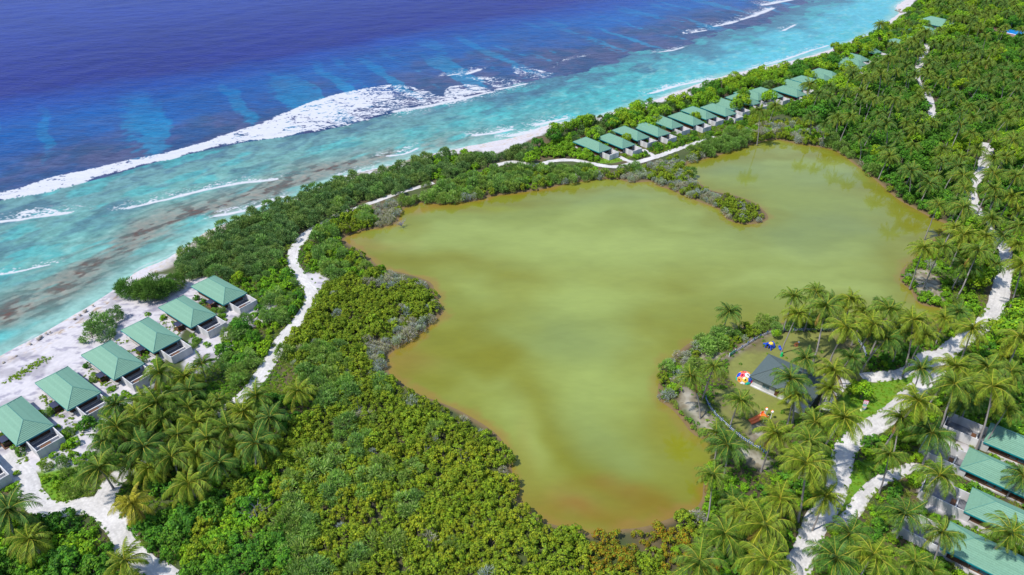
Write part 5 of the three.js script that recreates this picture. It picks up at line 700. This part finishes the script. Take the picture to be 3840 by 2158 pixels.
// between the beach villas and the path
fill([[640, 700], [690, 660], [720, 650], [745, 700], [765, 740], [760, 770], [720, 830], [690, 880], [650, 930], [600, 960], [555, 930], [560, 860], [600, 810], [660, 770], [650, 730]], 2.1, (x, d, p) => { const n = vnoise(x * 0.25, d * 0.25); if (p[1] > 880) return n < 0.75 ? 'feather' : 'dark'; return n < 0.3 ? 'dark' : n < 0.65 ? 'leafy' : 'feather'; }, { s: 0.95, sand: true });
fill([[560, 690], [620, 680], [650, 705], [640, 735], [590, 705]], 2.2, () => 'leafy', { sand: true, s: 0.9 });
fill(zoom('g', [[180, 560], [300, 560], [500, 380], [640, 480], [640, 700], [620, 830], [420, 760], [300, 700]]), 2.2, (x, d) => (vnoise(x * 0.3, d * 0.3) < 0.5 ? 'leafy' : 'feather'), { sand: true, open: false, s: 0.75, drop: 0.25 });
fill(zoom('g', [[-300, 1150], [0, 1040], [200, 1050], [420, 1010], [560, 1060], [760, 1180], [870, 1300], [900, 1460], [860, 1800], [-300, 1800]]), 2.0, (x, d, p) => (vnoise(x * 0.2, d * 0.2) < 0.55 ? 'dark' : 'leafy'), { s: 1.05, sand: true });
fill(zoom('g', [[640, 200], [820, 120], [1000, 60], [1300, 0], [1700, 150], [2100, 100], [2300, 200], [2150, 480], [1700, 760], [1300, 900], [1050, 700], [700, 650], [620, 480]]), 2.6, (x, d) => (vnoise(x * 0.3, d * 0.3) < 0.6 ? 'dark' : 'leafy'), { sand: true, s: 0.85, drop: 0.1, h: 0.5 });
fill(zoom('d', [[1860, 480], [2080, 430], [2180, 560], [2150, 640], [2270, 720], [2290, 830], [2160, 860], [2000, 800], [1900, 640], [1700, 560]]), 1.7, (x, d) => { const n = vnoise(x * 0.35, d * 0.35); return n < 0.45 ? 'feather' : n < 0.85 ? 'leafy' : 'rust'; }, { s: 0.55, sand: true, h: 0.6 });
// low greenery between the villas
for (const [k, pts] of [['d', [[700, 1370], [760, 1400], [860, 1430], [820, 1350], [1480, 800], [1530, 830], [1650, 1180], [1220, 1260], [1260, 1290], [1450, 1080], [1500, 1110], [1560, 1150], [1690, 860], [1960, 720], [2010, 740], [2050, 760], [1790, 620], [1820, 650], [1110, 920], [1230, 950], [650, 1310]]], ['g', [[390, 90], [420, 160], [480, 200], [540, 250], [600, 290], [660, 320], [370, 60], [60, 440], [100, 480], [20, 400], [150, 520], [600, 280], [950, 60], [980, 100], [520, 430], [540, 470], [500, 400], [120, 680], [110, 780], [60, 800]]]]) for (const [x, y] of zoom(k, pts)) { const [gx, gd] = G(x, y, 0.5); if (!inVilla(gx, gd, 0.3)) addShrub(rv() < 0.8 ? 'leafy' : 'dark', gx, gd, 0.42 + 0.25 * rv(), true); }
leftVillas.forEach(([vx, vd, a], k) => { for (let q = 0; q < 26; q++) { const u = 4.6 + rv() * 3.6, w = -5 + rv() * 17, x = vx + u * Math.cos(a) - w * Math.sin(a), d = vd + u * Math.sin(a) + w * Math.cos(a); if (vnoise(x * 0.35, d * 0.35) < (k < 3 ? 0.5 : 0.42) || pathDist(x, d) < 0.4 || inVilla(x, d, 0.35) || w > 11) continue; addShrub(rv() < 0.75 ? 'leafy' : 'feather', x, d, 0.3 + 0.34 * rv(), true); } });
// single trees that stand out
for (const [k, x, y, kind, s, h] of [['d', 1130, 700, 'ironwood', 1.25, 5], ['d', 960, 690, 'ironwood', 1.0, 4.2], ['d', 1290, 640, 'ironwood', 0.9, 4.5], ['d', 760, 990, 'hedge', 1.5, 2], ['d', 860, 920, 'hedge', 1.15, 2], ['d', 680, 1060, 'hedge', 1.3, 1.8], ['d', 790, 1060, 'hedge', 1.1, 1.8], ['d', 1060, 720, 'ironwood', 1.0, 4], ['d', 1230, 700, 'ironwood', 0.9, 4], ['d', 1800, 630, 'tree', 0.7, 3], ['d', 1800, 1000, 'darktree', 0.9, 3.6], ['d', 1900, 1080, 'darktree', 0.75, 3],
  ['b', 1900, 1020, 'tree', 1.15, 4], ['b', 1600, 1010, 'darktree', 1.25, 4.5], ['b', 1480, 1070, 'darktree', 1.0, 3.4], ['b', 2320, 940, 'tree', 1.2, 4], ['b', 2380, 890, 'tree', 1.0, 4], ['b', 2050, 920, 'tree', 1.0, 4], ['b', 2200, 870, 'darktree', 1.2, 4.5], ['b', 1430, 1200, 'tree', 1.0, 2.4], ['b', 1400, 1215, 'tree', 0.7, 2],
  ['c', 240, 755, 'tree', 1.1, 4], ['c', 400, 800, 'tree', 1.25, 3.6], ['c', 650, 745, 'tree', 1.5, 3.8], ['c', 730, 620, 'tree', 1.2, 4.5], ['c', 730, 540, 'tree', 1.2, 4.5], ['c', 900, 540, 'darktree', 1.6, 5], ['c', 1110, 460, 'darktree', 1.5, 5], ['c', 1240, 430, 'tree', 1.5, 5], ['c', 1480, 300, 'tree', 2.0, 5.5], ['c', 1400, 370, 'tree', 1.6, 5], ['c', 1050, 850, 'darktree', 1.7, 4.5], ['c', 1010, 800, 'darktree', 1.2, 4.5], ['c', 1090, 800, 'darktree', 1.3, 4.6],
  ['i', 1370, 40, 'tree', 0.95, 3.2], ['i', 1290, 20, 'tree', 0.7, 2.8], ['f', 710, 1050, 'tree', 0.5, 2.4]]) { const [gx, gd] = G(...zoom(k, [[x, y]])[0], h); addShrub(kind, gx, gd, s, true); }
for (const [k, K] of Object.entries(KINDS)) {
  K.sites.sort((a, b) => a.z - b.z); const vis = K.sites.filter((s) => inFrame(s.x, s.d, 1, 0)), rest = K.sites.filter((s) => !inFrame(s.x, s.d, 1, 0)), big = vis.slice(0, K.max), more = [...vis.slice(K.max), ...rest];
  for (const s of big) { const w = whereIs(s.x, s.d), o = copyOf(K.protos[s.v], `${s.s * K.o.R < 1.3 ? 'small' : s.s * K.o.R < 2.2 ? 'medium' : 'large'} ${K.short} ${w}`, `${K.name.replace(/_/g, ' ')}s ${w}`); put(o, s.x, s.d, s.yaw, s.s); }
  console.log(k, K.sites.length, big.length);
  const m4 = new THREE.Matrix4(), q4 = new THREE.Quaternion(), up = new THREE.Vector3(0, 1, 0), c = new THREE.Color();
  for (let v = 0; v < 6; v++) { const l = more.filter((s) => s.v === v); if (!l.length) continue; const im = new THREE.InstancedMesh(K.merged[v], foliageMat, l.length); im.name = numbered(K.name + '_mass'); im.castShadow = im.receiveShadow = true; tag(im, 'mass of ' + K.label.split(' ').slice(0, 6).join(' ') + ' canopy farther off', 'vegetation', null, 'stuff'); l.forEach((s, n) => { m4.compose(new THREE.Vector3(s.x, 0, -s.d), q4.setFromAxisAngle(up, s.yaw), new THREE.Vector3(s.s, s.s, s.s)); im.setMatrixAt(n, m4); const t = 0.7 + 0.3 * hash2(n, v), w = 0.85 + 0.15 * hash2(v + 9, n); im.setColorAt(n, c.setRGB(t * w, t, t * 0.95)); }); scene.add(im); }
}
console.log('shrubs');
// low ground cover: herbs and grass tufts over the open soil, nobody could count them
{
  const r = rngOf(321), mk = (seed, cols, n, R, ll, lw, wisp) => foliage(seed, { lobes: 7, R, H: R * 0.75, y0: 0.08, lr: R * 0.45, n, ll, lw, wisp, cols }).leaf;
  const types = [mk(5, [[0.10, 0.16, 0.014], [0.12, 0.18, 0.014], [0.08, 0.14, 0.02]], 60, 0.62, 0.28, 0.2), mk(6, [[0.08, 0.13, 0.03], [0.11, 0.15, 0.03], [0.15, 0.15, 0.04]], 80, 0.6, 0.4, 0.09, true), mk(7, [[0.06, 0.13, 0.016], [0.05, 0.11, 0.02]], 60, 0.66, 0.3, 0.22)], lists = types.map(() => []);
  const polys = [[[560, 690], [760, 600], [960, 680], [900, 720], [800, 1000], [560, 1060], [430, 960], [560, 860]], [[-40, 1180], [200, 1100], [420, 960], [800, 960], [800, 1100], [500, 1500], [-100, 1500]], [[1650, 960], [1760, 850], [2060, 780], [2400, 760], [2640, 800], [2640, 1500], [1740, 1500], [1740, 1280], [1800, 1160], [1660, 1010]], [[1480, 420], [1700, 380], [1990, 280], [1990, 230], [1500, 370]], [[2260, 700], [2340, 600], [2480, 560], [2480, 800], [2350, 800]]].map((q) => GL(q));
  for (const g of polys) { const b = bboxOf(g); for (let x = b[0]; x < b[1]; x += 0.95) for (let d = b[2]; d < b[3]; d += 0.95) { const X = x + (r() - 0.5), D = d + (r() - 0.5), u = r(); if (!inPoly(g, X, D) || !inFrame(X, D, 0, 40)) continue; const pd = pathDist(X, D); if (pd < 0.25 - 1.1 * u * u || inVilla(X, D, 0.2) || inHouse(X, D, 0.4) || polySD(pond, X, D) < 0.6 || lineDist(shore, X, D) > -12) continue; if (areaHit(playAreas, X, D) < 0.2 && u > 0.04) continue; const sa = Math.min(areaHit(sandAreas, X, D), areaHit(dirtAreas, X, D)); if (sa < 0.3 && u > 0.16 * ss(-5, 0, sa)) continue; const la = areaHit(lawnAreas, X, D) < 0; const n = vnoise(X * 0.2, D * 0.2) + (r() - 0.5) * 0.5; lists[la ? 0 : n < 0.35 ? 2 : n < 0.6 ? 0 : 1].push([X, D, (la ? 0.3 : 0.55) + 0.5 * r()]); } }
  const m4 = new THREE.Matrix4(), q4 = new THREE.Quaternion(), up = new THREE.Vector3(0, 1, 0);
  lists.forEach((l, k) => { const im = new THREE.InstancedMesh(types[k], foliageMat, l.length); im.name = numbered('ground_cover'); im.castShadow = im.receiveShadow = true; tag(im, ['low bright green herbs covering the soil beside paths', 'thin grass tufts growing over dry open soil', 'dark low leafy plants under the palms'][k], 'ground cover', null, 'stuff'); l.forEach(([x, d, s], n) => { m4.compose(new THREE.Vector3(x, 0, -d), q4.setFromAxisAngle(up, n), new THREE.Vector3(s, s, s)); im.setMatrixAt(n, m4); }); scene.add(im); console.log('cover', l.length); });
}
// bare grey tree and bleached snags in the thicket
{
  const twig = leafMat({ roughness: 0.95 });
  function bare(seed, h, spread, n, upr) { const r = rngOf(seed), g = new Geo(), col = () => { const v = 0.8 + 0.4 * r(); return [0.30 * v, 0.285 * v, 0.33 * v]; }; for (let k = 0; k < n; k++) { const a = r() * 6.283, e = upr * (0.4 + 0.6 * r()), L = h * (0.6 + 0.5 * r()), p = [[0, 0, 0]]; for (let q = 1; q <= 3; q++) { const s = q / 3; p.push([Math.cos(a) * spread * s * s * (0.5 + r() * 0.7), L * s * e + 0.1, Math.sin(a) * spread * s * s * (0.5 + r() * 0.7)]); } g.tube(p, (s) => 0.075 - 0.055 * s, 4, col()); for (let m = 0; m < 5; m++) { const b = p[1 + (m % 3)], d = [(r() - 0.5) * spread * 0.8, 0.3 + r() * h * 0.3, (r() - 0.5) * spread * 0.8]; g.tube([b, [b[0] + d[0] * 0.5, b[1] + d[1] * 0.6, b[2] + d[2] * 0.5], [b[0] + d[0], b[1] + d[1], b[2] + d[2]]], (s) => 0.03 - 0.015 * s, 3, col()); } } return g.build(); }
  const dead = (k, x, y, h, sp, n, u, lb) => { const t = thing('dead_tree', lb, 'dead tree'); mesh('branches', bare(x + y, h, sp, n, u), twig, t); mesh('trunk', new Geo().tube([[0, -0.1, 0], [0.05, h * 0.2, 0.03], [0, h * 0.4, 0]], (s) => 0.16 - 0.07 * s, 6, [0.26, 0.25, 0.28]).build(), twig, t); const [gx, gd] = G(...zoom(k, [[x, y]])[0], h * 0.4); put(t, gx, gd, 0); };
  dead('g', 1930, 960, 3.6, 2.4, 16, 0.9, 'bare lilac grey dead tree in the green thicket beside the palms');
  dead('h', 715, 440, 3.2, 0.8, 12, 1.0, 'narrow upright bleached snag standing in the olive thicket');
  dead('h', 640, 510, 2.4, 0.8, 9, 1.0, 'short bleached snag beside the taller narrow snag');
  dead('h', 920, 600, 3.0, 1.5, 12, 0.95, 'spreading grey bare bush near the pond side thicket');
  dead('h', 120, 200, 2.8, 1.3, 10, 0.95, 'grey bare branches among feathery shrubs above the thicket');
  dead('h', 1340, 1030, 2.2, 1.6, 9, 0.8, 'low grey bare bush at the lower pond edge');
  dead('e', 450, 240, 2.6, 2.2, 14, 0.8, 'bleached grey branches reaching into the pond inlet');
  dead('e', 700, 870, 1.6, 1.6, 10, 0.7, 'low bleached twigs standing in the pond off the headland');
  dead('e', 660, 920, 1.5, 1.5, 9, 0.7, 'grey twigs at the water edge below the headland');
}
// boulders along the beach
{
  const mat = std(0.36, 0.31, 0.25, { roughness: 0.95, map: mottle }), r = rngOf(88), base = new THREE.IcosahedronGeometry(1, 2); const ps = base.attributes.position; for (let k = 0; k < ps.count; k++) { const x = ps.getX(k), y = ps.getY(k), z = ps.getZ(k), q = 0.75 + 0.5 * vnoise(x * 1.7 + 9 + y * 1.3, z * 1.7 + 4 - y); ps.setXYZ(k, x * q, y * q * 0.6, z * q); } base.computeVertexNormals();
  const sites = [...zoom('d', [[305, 1095], [225, 1150], [430, 1150], [345, 1070], [375, 1060], [290, 1110], [25, 1290], [560, 960], [600, 930], [120, 1240], [640, 900], [700, 860]]), ...zoom('c', [[1610, 75], [1630, 82], [1650, 90], [1640, 70], [1700, 35]])];
  for (const [px, py] of sites) { const [x, d] = G(px, py, -0.4), far = d > 400; const m = mesh('beach_boulder', base, mat, null); tag(m, far ? 'brown boulder at the tip of the far white beach' : 'low tan coral boulder on the edge of the villa beach', 'rock', far ? 'boulders on the far beach' : 'coral boulders along the villa beach'); put(m, x, d, r() * 6, far ? 0.9 + 0.7 * r() : 0.22 + 0.4 * r(), far ? -0.6 : -0.3); }
}
// creepers on the dry beach
{
  const r = rngOf(66), lst = []; const add = (k, pts, n, sp) => { for (const [x, y] of zoom(k, pts)) for (let q = 0; q < n; q++) { const [gx, gd] = G(x, y); const X = gx + (r() - 0.5) * sp, D = gd + (r() - 0.5) * sp; if (!inVilla(X, D, 0.3)) lst.push([X, D, 0.35 + 0.5 * r()]); } };
  add('d', [[90, 1415], [140, 1385], [180, 1360], [220, 1330], [260, 1310], [300, 1290], [335, 1275]], 16, 3.2); add('d', [[1240, 980], [1290, 1000], [1330, 1030], [1030, 1180], [1060, 1210], [1300, 1080], [1500, 870], [930, 1120], [1680, 870], [1200, 1200]], 12, 3.4); add('d', [[720, 1360], [780, 1390], [830, 1430]], 30, 4); add('g', [[380, 80], [430, 150], [500, 210], [570, 270], [640, 310], [380, 130], [530, 440], [500, 390], [230, 560], [300, 540], [450, 540]], 34, 4.2);
  const leaf = foliage(9, { lobes: 7, R: 0.7, H: 0.42, y0: 0.06, lr: 0.26, n: 60, ll: 0.26, lw: 0.22, cols: [[0.11, 0.17, 0.014], [0.13, 0.18, 0.02], [0.08, 0.15, 0.014]] }).leaf, im = new THREE.InstancedMesh(leaf, foliageMat, lst.length), m4 = new THREE.Matrix4(), q4 = new THREE.Quaternion(), up = new THREE.Vector3(0, 1, 0);
  im.name = 'beach_creeper'; im.castShadow = im.receiveShadow = true; tag(im, 'green creeper patches spreading over the white sand around the villas', 'creeper', null, 'stuff'); lst.forEach(([x, d, q], n) => { m4.compose(new THREE.Vector3(x, 0, -d), q4.setFromAxisAngle(up, n), new THREE.Vector3(q, q, q)); im.setMatrixAt(n, m4); }); scene.add(im);
}
renderer.render(scene, camera);
